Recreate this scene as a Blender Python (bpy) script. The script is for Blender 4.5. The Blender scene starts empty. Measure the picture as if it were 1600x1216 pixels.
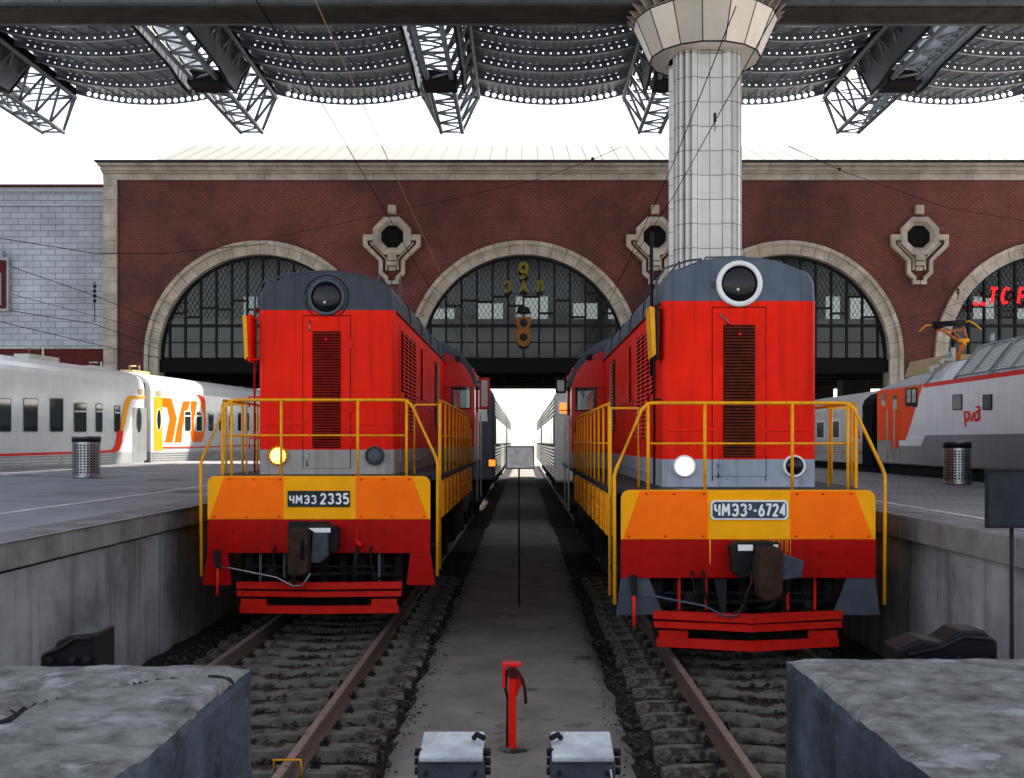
import bpy, bmesh, math, random
from mathutils import Vector, noise
random.seed(7)
R = math.radians
scn = bpy.context.scene
COL = scn.collection

# ---------------------------------------------------------------- camera, world, sun, exposure
EYE, F, VX, HY = 2.4, 1700.0, 818.0, 691.0          # eye height, focal length / vanishing point in photo pixels
cam = bpy.data.cameras.new('camera'); co = bpy.data.objects.new('camera', cam); COL.objects.link(co)
co.location = (0, 0, EYE); co.rotation_euler = (R(90), 0, 0)
cam.sensor_width = 36; cam.lens = F/1600*36
cam.shift_x = -(VX-800)/1600; cam.shift_y = (HY-608)/1600
cam.clip_start = .05; cam.clip_end = 6000
cam.dof.use_dof = True; cam.dof.focus_distance = 15; cam.dof.aperture_fstop = 11.0
scn.camera = co
SUN = Vector((.62, .60, 1.0)).normalized()
EL = math.asin(SUN.z); ROT = math.atan2(SUN.x, SUN.y)
w = bpy.data.worlds.new('World'); scn.world = w; w.use_nodes = True
nt = w.node_tree; bg = nt.nodes['Background']
sky = nt.nodes.new('ShaderNodeTexSky'); sky.sky_type = 'NISHITA'; sky.sun_disc = False
sky.sun_elevation = EL; sky.sun_rotation = ROT; sky.dust_density = 1.2; sky.air_density = 1.0; sky.ozone_density = 1.0
hs = nt.nodes.new('ShaderNodeHueSaturation'); hs.inputs['Saturation'].default_value = .38   # thin milky overcast
nt.links.new(sky.outputs[0], hs.inputs['Color']); nt.links.new(hs.outputs[0], bg.inputs[0])
bg.inputs[1].default_value = .15
sl = bpy.data.lights.new('sun', 'SUN'); sl.energy = 4.6; sl.angle = R(1.2); sl.color = (1, .93, .82)
so = bpy.data.objects.new('sun', sl); COL.objects.link(so)
so.rotation_euler = SUN.to_track_quat('Z', 'Y').to_euler()
vs = scn.view_settings; vs.view_transform = 'Standard'; vs.look = 'None'; vs.exposure = 1.5; vs.gamma = 1
scn.cycles.use_denoising = True
scn.cycles.max_bounces = 6; scn.cycles.diffuse_bounces = 3; scn.cycles.glossy_bounces = 3
scn.cycles.transmission_bounces = 5; scn.cycles.transparent_max_bounces = 12
scn.cycles.caustics_reflective = False; scn.cycles.caustics_refractive = False

def at(px, py, D):                                  # a photo pixel at depth D as a world point
    return Vector(((px-VX)/F*D, D, EYE+(HY-py)/F*D))

# ---------------------------------------------------------------- materials
MATS = {}
def mat(name, col, rough=.6, metal=0, var=.15, scale=3.0, bump=0, bscale=None, streak=0, coat=0, emit=None, estr=0, spots=None, detail=6):
    """base colour with noise wear; streak = vertical stains; spots=(colour, threshold, scale)"""
    if name in MATS: return MATS[name]
    m = bpy.data.materials.new(name); m.use_nodes = True; N = m.node_tree; b = N.nodes['Principled BSDF']
    b.inputs['Roughness'].default_value = rough; b.inputs['Metallic'].default_value = metal
    b.inputs['Specular IOR Level'].default_value = .5 if rough < .35 or metal else .10
    if coat: b.inputs['Coat Weight'].default_value = coat; b.inputs['Coat Roughness'].default_value = .08
    tc = N.nodes.new('ShaderNodeTexCoord')
    def nz(sc, det=6, stretch=None):
        t = N.nodes.new('ShaderNodeTexNoise'); t.inputs['Scale'].default_value = sc; t.inputs['Detail'].default_value = det
        t.inputs['Roughness'].default_value = .62
        if stretch:
            mp = N.nodes.new('ShaderNodeMapping'); mp.inputs['Scale'].default_value = stretch
            N.links.new(tc.outputs['Object'], mp.inputs[0]); N.links.new(mp.outputs[0], t.inputs[0])
        else: N.links.new(tc.outputs['Object'], t.inputs[0])
        return t
    c0 = Vector(col[:3])
    cur = None
    if var:
        t = nz(scale, detail); rp = N.nodes.new('ShaderNodeValToRGB')
        rp.color_ramp.elements[0].position = .32; rp.color_ramp.elements[1].position = .7
        lo = c0*(1-var); hi = c0*(1+var)
        rp.color_ramp.elements[0].color = (*lo, 1); rp.color_ramp.elements[1].color = (*hi, 1)
        N.links.new(t.outputs[0], rp.inputs[0]); cur = rp.outputs[0]
        rr = N.nodes.new('ShaderNodeMapRange'); rr.inputs[3].default_value = max(0, rough-.12); rr.inputs[4].default_value = min(1, rough+.15)
        N.links.new(t.outputs[0], rr.inputs[0]); N.links.new(rr.outputs[0], b.inputs['Roughness'])
    def mixin(fac, c, cur):
        mx = N.nodes.new('ShaderNodeMix'); mx.data_type = 'RGBA'
        N.links.new(fac, mx.inputs[0])
        if cur is None: mx.inputs[6].default_value = (*c0, 1)
        else: N.links.new(cur, mx.inputs[6])
        mx.inputs[7].default_value = (*c, 1)
        return mx.outputs[2]
    if streak:
        t = nz(1.0, 5, (5, 5, .35)); rp = N.nodes.new('ShaderNodeValToRGB')
        rp.color_ramp.elements[0].position = .48; rp.color_ramp.elements[1].position = .72
        rp.color_ramp.elements[0].color = (0, 0, 0, 1); rp.color_ramp.elements[1].color = (streak, streak, streak, 1)
        N.links.new(t.outputs[0], rp.inputs[0]); cur = mixin(rp.outputs[0], tuple(c0*.3), cur)
    if spots:
        t = nz(spots[2], 8); rp = N.nodes.new('ShaderNodeValToRGB')
        rp.color_ramp.elements[0].position = spots[1]; rp.color_ramp.elements[1].position = spots[1]+.08
        N.links.new(t.outputs[0], rp.inputs[0]); cur = mixin(rp.outputs[0], spots[0], cur)
    if cur is None: b.inputs['Base Color'].default_value = (*c0, 1)
    else: N.links.new(cur, b.inputs['Base Color'])
    if bump:
        t = nz(bscale or scale*6, 8); bp = N.nodes.new('ShaderNodeBump'); bp.inputs['Strength'].default_value = bump
        bp.inputs['Distance'].default_value = .02
        N.links.new(t.outputs[0], bp.inputs['Height']); N.links.new(bp.outputs[0], b.inputs['Normal'])
    if emit: b.inputs['Emission Color'].default_value = (*emit, 1); b.inputs['Emission Strength'].default_value = estr
    MATS[name] = m; return m

def brick_mat(name, c1, c2, mortar, bw, rh, ms, axis='xz', rough=.85, dirt=.35, bump=.4, offset=.5, dscale=.35):
    m = bpy.data.materials.new(name); m.use_nodes = True; N = m.node_tree; b = N.nodes['Principled BSDF']
    b.inputs['Roughness'].default_value = rough
    tc = N.nodes.new('ShaderNodeTexCoord'); sp = N.nodes.new('ShaderNodeSeparateXYZ'); cb = N.nodes.new('ShaderNodeCombineXYZ')
    N.links.new(tc.outputs['Object'], sp.inputs[0])
    ix = {'x': 0, 'y': 1, 'z': 2}
    N.links.new(sp.outputs[ix[axis[0]]], cb.inputs[0]); N.links.new(sp.outputs[ix[axis[1]]], cb.inputs[1])
    br = N.nodes.new('ShaderNodeTexBrick'); N.links.new(cb.outputs[0], br.inputs[0])
    br.inputs['Color1'].default_value = (*c1, 1); br.inputs['Color2'].default_value = (*c2, 1); br.inputs['Mortar'].default_value = (*mortar, 1)
    br.inputs['Scale'].default_value = 1; br.inputs['Brick Width'].default_value = bw; br.inputs['Row Height'].default_value = rh
    br.inputs['Mortar Size'].default_value = ms; br.inputs['Mortar Smooth'].default_value = .1; br.offset = offset
    t = N.nodes.new('ShaderNodeTexNoise'); t.inputs['Scale'].default_value = dscale; t.inputs['Detail'].default_value = 7; t.inputs['Roughness'].default_value = .65
    N.links.new(tc.outputs['Object'], t.inputs[0])
    rp = N.nodes.new('ShaderNodeValToRGB'); rp.color_ramp.elements[0].position = .33; rp.color_ramp.elements[1].position = .66
    k = 1-dirt; rp.color_ramp.elements[0].color = (k, k, k, 1); rp.color_ramp.elements[1].color = (1+dirt*.5,)*3+(1,)
    N.links.new(t.outputs[0], rp.inputs[0])
    mx = N.nodes.new('ShaderNodeMix'); mx.data_type = 'RGBA'; mx.blend_type = 'MULTIPLY'; mx.inputs[0].default_value = 1
    N.links.new(br.outputs[0], mx.inputs[6]); N.links.new(rp.outputs[0], mx.inputs[7]); N.links.new(mx.outputs[2], b.inputs['Base Color'])
    if bump:
        bp = N.nodes.new('ShaderNodeBump'); bp.inputs['Strength'].default_value = bump; bp.inputs['Distance'].default_value = .01; bp.invert = True
        N.links.new(br.outputs['Fac'], bp.inputs['Height']); N.links.new(bp.outputs[0], b.inputs['Normal'])
    MATS[name] = m; return m

def livery(name, bands, rough=.35, coat=.3, var=.10, spec=.25, chips=None):
    """paint in horizontal bands: bands=[(z_top, colour), ...] from the bottom up"""
    m = bpy.data.materials.new(name); m.use_nodes = True; N = m.node_tree; b = N.nodes['Principled BSDF']
    b.inputs['Specular IOR Level'].default_value = spec; b.inputs['Roughness'].default_value = rough; b.inputs['Coat Weight'].default_value = coat; b.inputs['Coat Roughness'].default_value = .1
    tc = N.nodes.new('ShaderNodeTexCoord'); sp = N.nodes.new('ShaderNodeSeparateXYZ'); N.links.new(tc.outputs['Object'], sp.inputs[0])
    cur = None
    for i, (zt, c) in enumerate(bands):
        if i == 0: cur = c; continue
        g = N.nodes.new('ShaderNodeMath'); g.operation = 'GREATER_THAN'; N.links.new(sp.outputs[2], g.inputs[0]); g.inputs[1].default_value = bands[i-1][0]
        mx = N.nodes.new('ShaderNodeMix'); mx.data_type = 'RGBA'; N.links.new(g.outputs[0], mx.inputs[0])
        if isinstance(cur, tuple): mx.inputs[6].default_value = (*cur, 1)
        else: N.links.new(cur, mx.inputs[6])
        mx.inputs[7].default_value = (*c, 1); cur = mx.outputs[2]
    def ns(sc, st):
        t = N.nodes.new('ShaderNodeTexNoise'); t.inputs['Scale'].default_value = sc; t.inputs['Detail'].default_value = 7; t.inputs['Roughness'].default_value = .65
        mp = N.nodes.new('ShaderNodeMapping'); mp.inputs['Scale'].default_value = st
        N.links.new(tc.outputs['Object'], mp.inputs[0]); N.links.new(mp.outputs[0], t.inputs[0]); return t
    t = ns(1.6, (1, 1, .7)); rp = N.nodes.new('ShaderNodeMapRange'); rp.inputs[1].default_value = .3; rp.inputs[2].default_value = .7
    rp.inputs[3].default_value = 1-var; rp.inputs[4].default_value = 1+var
    N.links.new(t.outputs[0], rp.inputs[0])
    t2 = ns(1.0, (9, 9, .5)); r2 = N.nodes.new('ShaderNodeMapRange'); r2.inputs[1].default_value = .5; r2.inputs[2].default_value = .8
    r2.inputs[3].default_value = 1; r2.inputs[4].default_value = 1-var*3.2; N.links.new(t2.outputs[0], r2.inputs[0])
    ml = N.nodes.new('ShaderNodeMath'); ml.operation = 'MULTIPLY'; N.links.new(rp.outputs[0], ml.inputs[0]); N.links.new(r2.outputs[0], ml.inputs[1])
    mx = N.nodes.new('ShaderNodeMix'); mx.data_type = 'RGBA'; mx.blend_type = 'MULTIPLY'; mx.inputs[0].default_value = 1
    N.links.new(cur, mx.inputs[6]) if not isinstance(cur, tuple) else setattr(mx.inputs[6], 'default_value', (*cur, 1))
    cc = N.nodes.new('ShaderNodeCombineXYZ')
    for i in range(3): N.links.new(ml.outputs[0], cc.inputs[i])
    N.links.new(cc.outputs[0], mx.inputs[7]); N.links.new(mx.outputs[2], b.inputs['Base Color'])
    if chips:
        tcp = ns(17, (1, 1, 1)); th_ = N.nodes.new('ShaderNodeMapRange'); th_.inputs[1].default_value = .69; th_.inputs[2].default_value = .72
        N.links.new(tcp.outputs[0], th_.inputs[0]); m2 = N.nodes.new('ShaderNodeMix'); m2.data_type = 'RGBA'; N.links.new(th_.outputs[0], m2.inputs[0])
        N.links.new(mx.outputs[2], m2.inputs[6]); m2.inputs[7].default_value = (*chips, 1); N.links.new(m2.outputs[2], b.inputs['Base Color'])
    t3 = ns(2.2, (1, 1, 1)); bp = N.nodes.new('ShaderNodeBump'); bp.inputs['Strength'].default_value = .22; bp.inputs['Distance'].default_value = .03
    N.links.new(t3.outputs[0], bp.inputs['Height']); N.links.new(bp.outputs[0], b.inputs['Normal'])
    t4 = ns(3, (1, 1, 1)); r4 = N.nodes.new('ShaderNodeMapRange'); r4.inputs[3].default_value = rough-.1; r4.inputs[4].default_value = rough+.2
    N.links.new(t4.outputs[0], r4.inputs[0]); N.links.new(r4.outputs[0], b.inputs['Roughness'])
    MATS[name] = m; return m

def glass(name, tint=(.8, .85, .85), rough=.05, mixf=.55):
    m = bpy.data.materials.new(name); m.use_nodes = True; N = m.node_tree
    N.nodes.remove(N.nodes['Principled BSDF']); out = [n for n in N.nodes if n.type == 'OUTPUT_MATERIAL'][0]
    tr = N.nodes.new('ShaderNodeBsdfTransparent'); tr.inputs[0].default_value = (*tint, 1)
    gl = N.nodes.new('ShaderNodeBsdfGlossy'); gl.inputs['Roughness'].default_value = rough
    fr = N.nodes.new('ShaderNodeFresnel'); fr.inputs[0].default_value = 1.5
    mx = N.nodes.new('ShaderNodeMixShader'); N.links.new(fr.outputs[0], mx.inputs[0]); N.links.new(tr.outputs[0], mx.inputs[1]); N.links.new(gl.outputs[0], mx.inputs[2])
    N.links.new(mx.outputs[0], out.inputs[0]); MATS[name] = m; return m

RED = (.78, .011, .0); DRED = (.36, .002, .001); ORG = (.95, .15, .001); YEL = (.88, .36, .002); GRY = (.075, .085, .105); LGRY = (.20, .21, .235)
m_red = mat('red_paint', RED, .4, var=.08)
m_dred = mat('dark_red_paint', DRED, .45, var=.12, streak=.35, scale=4)
m_org = mat('orange_paint', ORG, .45, var=.07, scale=2)
m_yel = mat('yellow_paint', YEL, .45, var=.09, scale=2.5)
m_ywl = mat('yellow_rail_paint', (.78, .33, .01), .4, var=.15, scale=9, spots=((.12, .05, .02), .66, 14))
m_gry = mat('grey_paint', GRY, .5, var=.15)
m_stp = mat('step_grey_paint', (.06, .07, .088), .5, var=.2, streak=.4)
m_blk = mat('black_steel', (.012, .012, .014), .5, var=.3, scale=8)
m_dk = mat('dark_underframe', (.016, .016, .018), .75, var=.5, scale=5, spots=((.05, .035, .025), .62, 6))
m_rust = mat('rusty_iron', (.042, .022, .014), .8, var=.45, scale=9, bump=.5, spots=((.03, .022, .02), .55, 7))
m_wht = mat('white_paint', (.75, .75, .74), .45, var=.07)
m_deck = mat('deck_plate', (.035, .038, .045), .6, var=.25, scale=6)
m_lens = mat('dark_lens', (.006, .006, .007), .12, var=0, coat=.25); m_lens.node_tree.nodes['Principled BSDF'].inputs['Specular IOR Level'].default_value = .12
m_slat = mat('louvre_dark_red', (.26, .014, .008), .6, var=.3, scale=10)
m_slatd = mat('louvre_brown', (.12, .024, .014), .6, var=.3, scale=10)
m_void = mat('interior_dark', (.006, .006, .006), .9, var=0)
m_steel = mat('brushed_steel', (.35, .36, .37), .32, 1, var=.2, scale=5)
m_railtop = mat('rusted_rail', (.115, .083, .068), .5, .2, var=.35, scale=12)
m_railhd = mat('worn_rail_head', (.30, .25, .22), .4, .35, var=.3, scale=14, spots=((.09, .06, .045), .6, 6))
m_conc = mat('stained_concrete', (.25, .252, .258), .85, var=.45, scale=.9, bump=.5, bscale=9, streak=.85, spots=((.33, .34, .36), .62, .6))
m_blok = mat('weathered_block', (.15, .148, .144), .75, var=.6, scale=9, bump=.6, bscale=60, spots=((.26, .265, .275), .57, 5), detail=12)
m_bloks = mat('shaded_block_side', (.045, .055, .068), .6, var=.6, scale=4, bump=.9, bscale=26, streak=.5, spots=((.12, .13, .145), .63, 9))  # darker copy of the block concrete, side shade put into the colour
m_slp = mat('concrete_sleeper', (.155, .142, .125), .9, var=.35, scale=7, bump=.5, bscale=40, spots=((.045, .034, .027), .50, 4))
m_grav = mat('gravel', (.028, .024, .021), .95, var=.6, scale=30, bump=.8, bscale=60)
m_path = mat('trodden_path', (.20, .178, .158), .95, var=.25, scale=1.6, bump=.6, bscale=45, spots=((.10, .088, .08), .6, 2.2))
m_grnd = mat('ground_soil', (.32, .31, .29), .95, var=.35, scale=.8, bump=.4)
m_asph = mat('platform_asphalt', (.26, .26, .27), .62, var=.25, scale=.8, bump=.25, bscale=70, spots=((.10, .10, .108), .58, .5))
m_cope = mat('coping_slab', (.20, .195, .19), .85, var=.35, scale=2, bump=.3, streak=.2)
m_line = mat('white_line', (.62, .62, .60), .8, var=.35, scale=5, spots=((.2, .2, .2), .62, 9))
m_stone = brick_mat('stone_blocks', (.38, .335, .28), (.32, .28, .235), (.10, .08, .065), 1.5, .75, .012, 'xz', dirt=.35, dscale=1.1)
m_stn = mat('cut_stone', (.37, .32, .265), .85, var=.3, scale=1.2, bump=.3, bscale=12, streak=.35)
m_brick = brick_mat('red_brick', (.170, .036, .026), (.125, .026, .020), (.055, .018, .015), .27, .115, .02, 'xz', dirt=.6, dscale=.22)
m_wing = brick_mat('pale_stone_blocks', (.36, .385, .42), (.31, .335, .37), (.12, .13, .145), .82, .335, .018, 'xz', dirt=.38, dscale=.18)
m_tile = brick_mat('column_tile', (.80, .79, .78), (.74, .73, .72), (.13, .11, .10), .40, .785, .012, 'xz', offset=0, rough=.35, dirt=.15, dscale=.5)
m_pave = brick_mat('paving_bricks', (.27, .27, .29), (.21, .21, .23), (.10, .10, .105), .42, .2, .02, 'xy', dirt=.3, rough=.6, dscale=.7)
m_band = mat('dark_red_band', (.07, .012, .011), .7, var=.2)
m_hroof = mat('pale_hall_roof', (.26, .255, .235), .7, var=.05)
m_mull = mat('window_iron', (.010, .012, .013), .6, var=.2)
m_beam = mat('dark_beam', (.042, .036, .032), .8, var=.4, scale=1.5, streak=.4)
m_beam2 = mat('grey_beam_face', (.10, .11, .12), .7, var=.25, scale=1)
m_truss = mat('truss_paint', (.15, .17, .195), .4, .1, var=.18, scale=2)
m_plate = mat('gutter_plate', (.13, .15, .175), .42, .2, var=.25, scale=.8)
m_shell = mat('shell_sheet', (.20, .22, .25), .35, .35, var=.35, scale=1.2)
m_silver = mat('silver_car_paint', (.62, .62, .62), .28, .35, var=.06, scale=1, coat=.4)
m_amber = mat('amber_livery', (.95, .36, .015), .35, var=.05)
m_lorg = mat('orange_livery', (.93, .14, .001), .35, var=.05)
m_lred = mat('red_livery', (.80, .035, .015), .35, var=.06)
m_wing_w = mat('window_glass_dark', (.02, .028, .03), .05, var=0, coat=.5)
m_lampy = mat('lit_headlamp_warm', (.9, .8, .5), .3, var=0, emit=(1, .55, .10), estr=1.1)
m_lampw = mat('lit_headlamp_white', (.9, .9, .85), .3, var=0, emit=(1, .90, .80), estr=1.0)
m_ambl = mat('lit_amber_marker', (.9, .3, .05), .3, var=0, emit=(1, .13, .01), estr=1.0)
m_neon = mat('red_neon', (.6, .02, .02), .4, var=0, emit=(1, .008, .012), estr=.42)
m_yglow = mat('yellow_sign_letters', (.15, .115, .012), .5, var=.2, scale=3)
m_oglow = mat('orange_emblem', (.20, .075, .012), .5, var=.2)
m_post = mat('red_post_paint', (.74, .02, .01), .45, var=.12, spots=((.2, .01, .01), .66, 12))
m_box = mat('cast_box_grey', (.055, .063, .075), .6, var=.3, scale=9, bump=.3)
m_boxl = mat('box_lid_pale', (.42, .43, .45), .7, var=.3, scale=7, bump=.4, spots=((.6, .6, .6), .6, 12))
m_bag = mat('black_bag', (.008, .008, .009), .25, var=.2, bump=.5, bscale=20)
m_cream = mat('cream_car_paint', (.52, .51, .45), .45, var=.08, streak=.2)
m_rblu = mat('coach_grey_end', (.055, .062, .07), .5, var=.15)
m_strap = mat('dark_strap', (.05, .012, .01), .7, var=.2)
m_beige = mat('beige_housing', (.42, .32, .17), .6, var=.12)
m_cop = mat('copper_orange', (.5, .13, .03), .5, var=.3, scale=8)
m_glass = glass('clear_glass', (.80, .83, .84), .03)
m_hglass = glass('hall_glass', (.095, .10, .095), .12)
m_wire = mat('wire_black', (.006, .006, .006), 1.0, var=0); m_wire.node_tree.nodes['Principled BSDF'].inputs['Specular IOR Level'].default_value = 0
m_brass = mat('wire_copper', (.35, .24, .12), .5, var=0)

# ---------------------------------------------------------------- mesh builder
class MB:
    def __init__(s): s.v = []; s.f = []; s.mi = []; s.mats = []; s.cur = 0; s.sm = []; s.smooth = False
    def use(s, m):
        if m not in s.mats: s.mats.append(m)
        s.cur = s.mats.index(m); return s
    def add(s, vs, fs):
        o = len(s.v); s.v += [tuple(p) for p in vs]
        for f in fs: s.f.append(tuple(i+o for i in f)); s.mi.append(s.cur); s.sm.append(s.smooth)
        return s
    def box(s, x0, x1, y0, y1, z0, z1):
        return s.add([(x0,y0,z0),(x1,y0,z0),(x1,y1,z0),(x0,y1,z0),(x0,y0,z1),(x1,y0,z1),(x1,y1,z1),(x0,y1,z1)],
              [(0,3,2,1),(4,5,6,7),(0,1,5,4),(1,2,6,5),(2,3,7,6),(3,0,4,7)])
    def prism(s, poly, a0, a1, axis='y'):
        """poly: 2D points; axis y -> (x,z) points, axis x -> (y,z), axis z -> (x,y)"""
        n = len(poly)
        def P(p, a): return {'y': (p[0], a, p[1]), 'x': (a, p[0], p[1]), 'z': (p[0], p[1], a)}[axis]
        vs = [P(p, a0) for p in poly]+[P(p, a1) for p in poly]
        fs = [tuple(range(n)), tuple(range(2*n-1, n-1, -1))]+[(i, i+n, (i+1) % n+n, (i+1) % n) for i in range(n)]
        return s.add(vs, fs)
    def tube(s, pts, r, n=8, cap=True):
        pts = [Vector(p) for p in pts]; rings = []
        for i, p in enumerate(pts):
            d = ((pts[min(i+1, len(pts)-1)]-pts[i]).normalized()+(pts[i]-pts[max(i-1, 0)]).normalized())
            d = d.normalized() if d.length > 1e-6 else Vector((0, 0, 1))
            up = Vector((0, 0, 1)) if abs(d.z) < .9 else Vector((0, 1, 0))
            a = d.cross(up).normalized(); b = a.cross(d)
            rings.append([p+a*math.cos(t*2*math.pi/n)*r+b*math.sin(t*2*math.pi/n)*r for t in range(n)])
        vs = [q for ring in rings for q in ring]; fs = []
        for i in range(len(pts)-1):
            for k in range(n): fs.append((i*n+k, i*n+(k+1) % n, (i+1)*n+(k+1) % n, (i+1)*n+k))
        if cap: fs += [tuple(range(n-1, -1, -1)), tuple((len(pts)-1)*n+k for k in range(n))]
        o = s.smooth; s.smooth = n > 5; s.add(vs, fs); s.smooth = o; return s
    def cyl(s, c, r, h, axis='z', n=24, r2=None, smooth=True):
        r2 = r if r2 is None else r2
        ax = {'x': Vector((1,0,0)), 'y': Vector((0,1,0)), 'z': Vector((0,0,1))}[axis]
        a = {'x': Vector((0,1,0)), 'y': Vector((1,0,0)), 'z': Vector((1,0,0))}[axis]; b = ax.cross(a); c = Vector(c)
        vs = [c+(a*math.cos(t*2*math.pi/n)+b*math.sin(t*2*math.pi/n))*r for t in range(n)]+[c+ax*h+(a*math.cos(t*2*math.pi/n)+b*math.sin(t*2*math.pi/n))*r2 for t in range(n)]
        s.add(vs, [tuple(range(n-1, -1, -1)), tuple(range(n, 2*n))])
        o = s.smooth; s.smooth = smooth; s.add(vs, [(i, (i+1) % n, (i+1) % n+n, i+n) for i in range(n)]); s.smooth = o; return s
    def lathe(s, prof, c, axis='z', n=28):
        """prof: [(r, h)...] revolved"""
        ax = {'x': Vector((1,0,0)), 'y': Vector((0,1,0)), 'z': Vector((0,0,1))}[axis]
        a = {'x': Vector((0,1,0)), 'y': Vector((1,0,0)), 'z': Vector((1,0,0))}[axis]; b = ax.cross(a); c = Vector(c)
        vs = [c+ax*h+(a*math.cos(t*2*math.pi/n)+b*math.sin(t*2*math.pi/n))*r for r, h in prof for t in range(n)]
        o = s.smooth; s.smooth = True
        s.add(vs, [(i*n+k, i*n+(k+1) % n, (i+1)*n+(k+1) % n, (i+1)*n+k) for i in range(len(prof)-1) for k in range(n)]); s.smooth = o; return s
    def sheet(s, grid):
        """grid[i][j] of points"""
        n = len(grid[0]); vs = [p for row in grid for p in row]
        return s.add(vs, [(i*n+j, i*n+j+1, (i+1)*n+j+1, (i+1)*n+j) for i in range(len(grid)-1) for j in range(n-1)])
    def build(s, name, m=None, parent=None, bevel=0, seg=2, loc=None, fix=True, angle=35):
        me = bpy.data.meshes.new(name); me.from_pydata(s.v, [], s.f)
        if m is not None and not s.mats: me.materials.append(m)
        for q in s.mats: me.materials.append(q)
        if s.mats: me.polygons.foreach_set('material_index', s.mi)
        me.polygons.foreach_set('use_smooth', s.sm)
        if fix:
            bm = bmesh.new(); bm.from_mesh(me); bmesh.ops.remove_doubles(bm, verts=bm.verts, dist=1e-5)
            bmesh.ops.recalc_face_normals(bm, faces=bm.faces); bm.to_mesh(me); bm.free()
        me.update()
        o = bpy.data.objects.new(name, me); COL.objects.link(o)
        if parent: o.parent = parent
        if loc: o.location = loc
        if bevel:
            md = o.modifiers.new('bevel', 'BEVEL'); md.width = bevel; md.segments = seg; md.limit_method = 'ANGLE'; md.angle_limit = R(angle)
            md.harden_normals = False
        return o

def tag(o, label=None, cat=None, group=None, kind=None):
    if label: o['label'] = label
    if cat: o['category'] = cat
    if group: o['group'] = group
    if kind: o['kind'] = kind
    return o
def thing(name, label, cat, loc=(0, 0, 0), group=None, rz=0):
    o = bpy.data.objects.new(name, None); COL.objects.link(o); o.location = loc; o.rotation_euler = (0, 0, rz)
    o.empty_display_size = .2
    return tag(o, label, cat, group)
def struct(name, mb, m, **k):
    o = mb.build(name, m, **k); o['kind'] = 'structure'; return o
def arc(cx, cy, rx, ry, a0, a1, n=9):
    return [(cx+rx*math.cos(R(a0+(a1-a0)*k/n)), cy+ry*math.sin(R(a0+(a1-a0)*k/n))) for k in range(n+1)]
GL = {'Ч': [[(.06, 1), (.06, .66)]+arc(.22, .62, .16, .16, 180, 270, 4)+[(.5, .46)], [(.5, 1), (.5, 0)]],
 'М': [[(.0, 0), (.04, 1), (.32, .38), (.6, 1), (.64, 0)]],
 'Э': [arc(.26, .72, .26, .28, 160, 0, 8)+arc(.26, .28, .26, .28, 0, -160, 8), [(.16, .5), (.5, .5)]],
 'З': [arc(.24, .74, .24, .26, 155, -85, 9), arc(.24, .25, .27, .25, 85, -155, 9)],
 '2': [arc(.25, .72, .25, .28, 165, -20, 8)+[(.0, .0), (.52, .0)]],
 '3': [arc(.24, .74, .24, .26, 155, -85, 9), arc(.24, .25, .27, .25, 85, -155, 9)],
 '5': [[(.48, 1), (.07, 1), (.03, .55)]+arc(.25, .31, .26, .31, 120, -150, 10)],
 '6': [[(.36, 1), (.06, .5)], arc(.26, .29, .26, .29, 0, 360, 16)],
 '7': [[(.0, 1), (.5, 1), (.16, 0)]],
 '4': [[(.42, 0), (.42, 1), (.0, .28), (.56, .28)]],
 '9': [arc(.26, .70, .26, .30, 0, 360, 16), [(.52, .66), (.44, .2), (.2, 0), (.04, .08)]],
 '-': [[(.0, .45), (.34, .45)]], 'А': [[(.0, 0), (.27, 1), (.54, 0)], [(.1, .3), (.44, .3)]],
 'Л': [[(.0, .0), (.1, .08), (.17, 1), (.52, 1), (.52, 0)]], 'Т': [[(.0, 1), (.56, 1)], [(.28, 1), (.28, 0)]],
 'С': [arc(.28, .5, .28, .5, 50, 310, 14)], 'Р': [[(.04, 0), (.04, 1), (.3, 1)]+arc(.3, .73, .22, .27, 90, -90, 7)+[(.04, .46)]],
 'О': [arc(.28, .5, .28, .5, 0, 360, 18)], ' ': [], '.': [[(.1, .0), (.1, .22)], [(.34, 0), (.34, .22)]]}
def lettering(name, body, h, m, parent, loc, wd=.16, sx=1, gap=.17, shear=0, th=.004):
    """raised letters built from strokes; centred on loc, facing -y"""
    g = MB(); x = 0; adv = []
    for ch in body:
        st = GL[ch]; w_ = max([p[0] for q in st for p in q], default=.3); adv.append(x); x += w_+gap+wd
    tot = x-gap-wd; k = 0
    for ch, x0 in zip(body, adv):
        for q in GL[ch]:
            P = [((x0+px-tot/2+shear*(py-.5))*h*sx, (py-.5)*h) for px, py in q]
            for (ax, az), (bx, bz) in zip(P, P[1:]):
                k += 1; d = Vector((bx-ax, bz-az)); 
                if d.length < 1e-6: continue
                n_ = Vector((-d.y, d.x)).normalized()*wd*h/2; t = th+(k % 7)*.00006*max(1, h)
                g.prism([(ax+n_.x, az+n_.y), (bx+n_.x, bz+n_.y), (bx-n_.x, bz-n_.y), (ax-n_.x, az-n_.y)], -t, 0)
            for (ax, az) in P[1:-1]:
                k += 1; g.cyl((ax, -th-(k % 5)*.00007*max(1, h)-.0003, az), wd*h/2, th, 'y', 10, smooth=False)
    return g.build(name, m, parent, loc=loc, fix=False)

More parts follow.
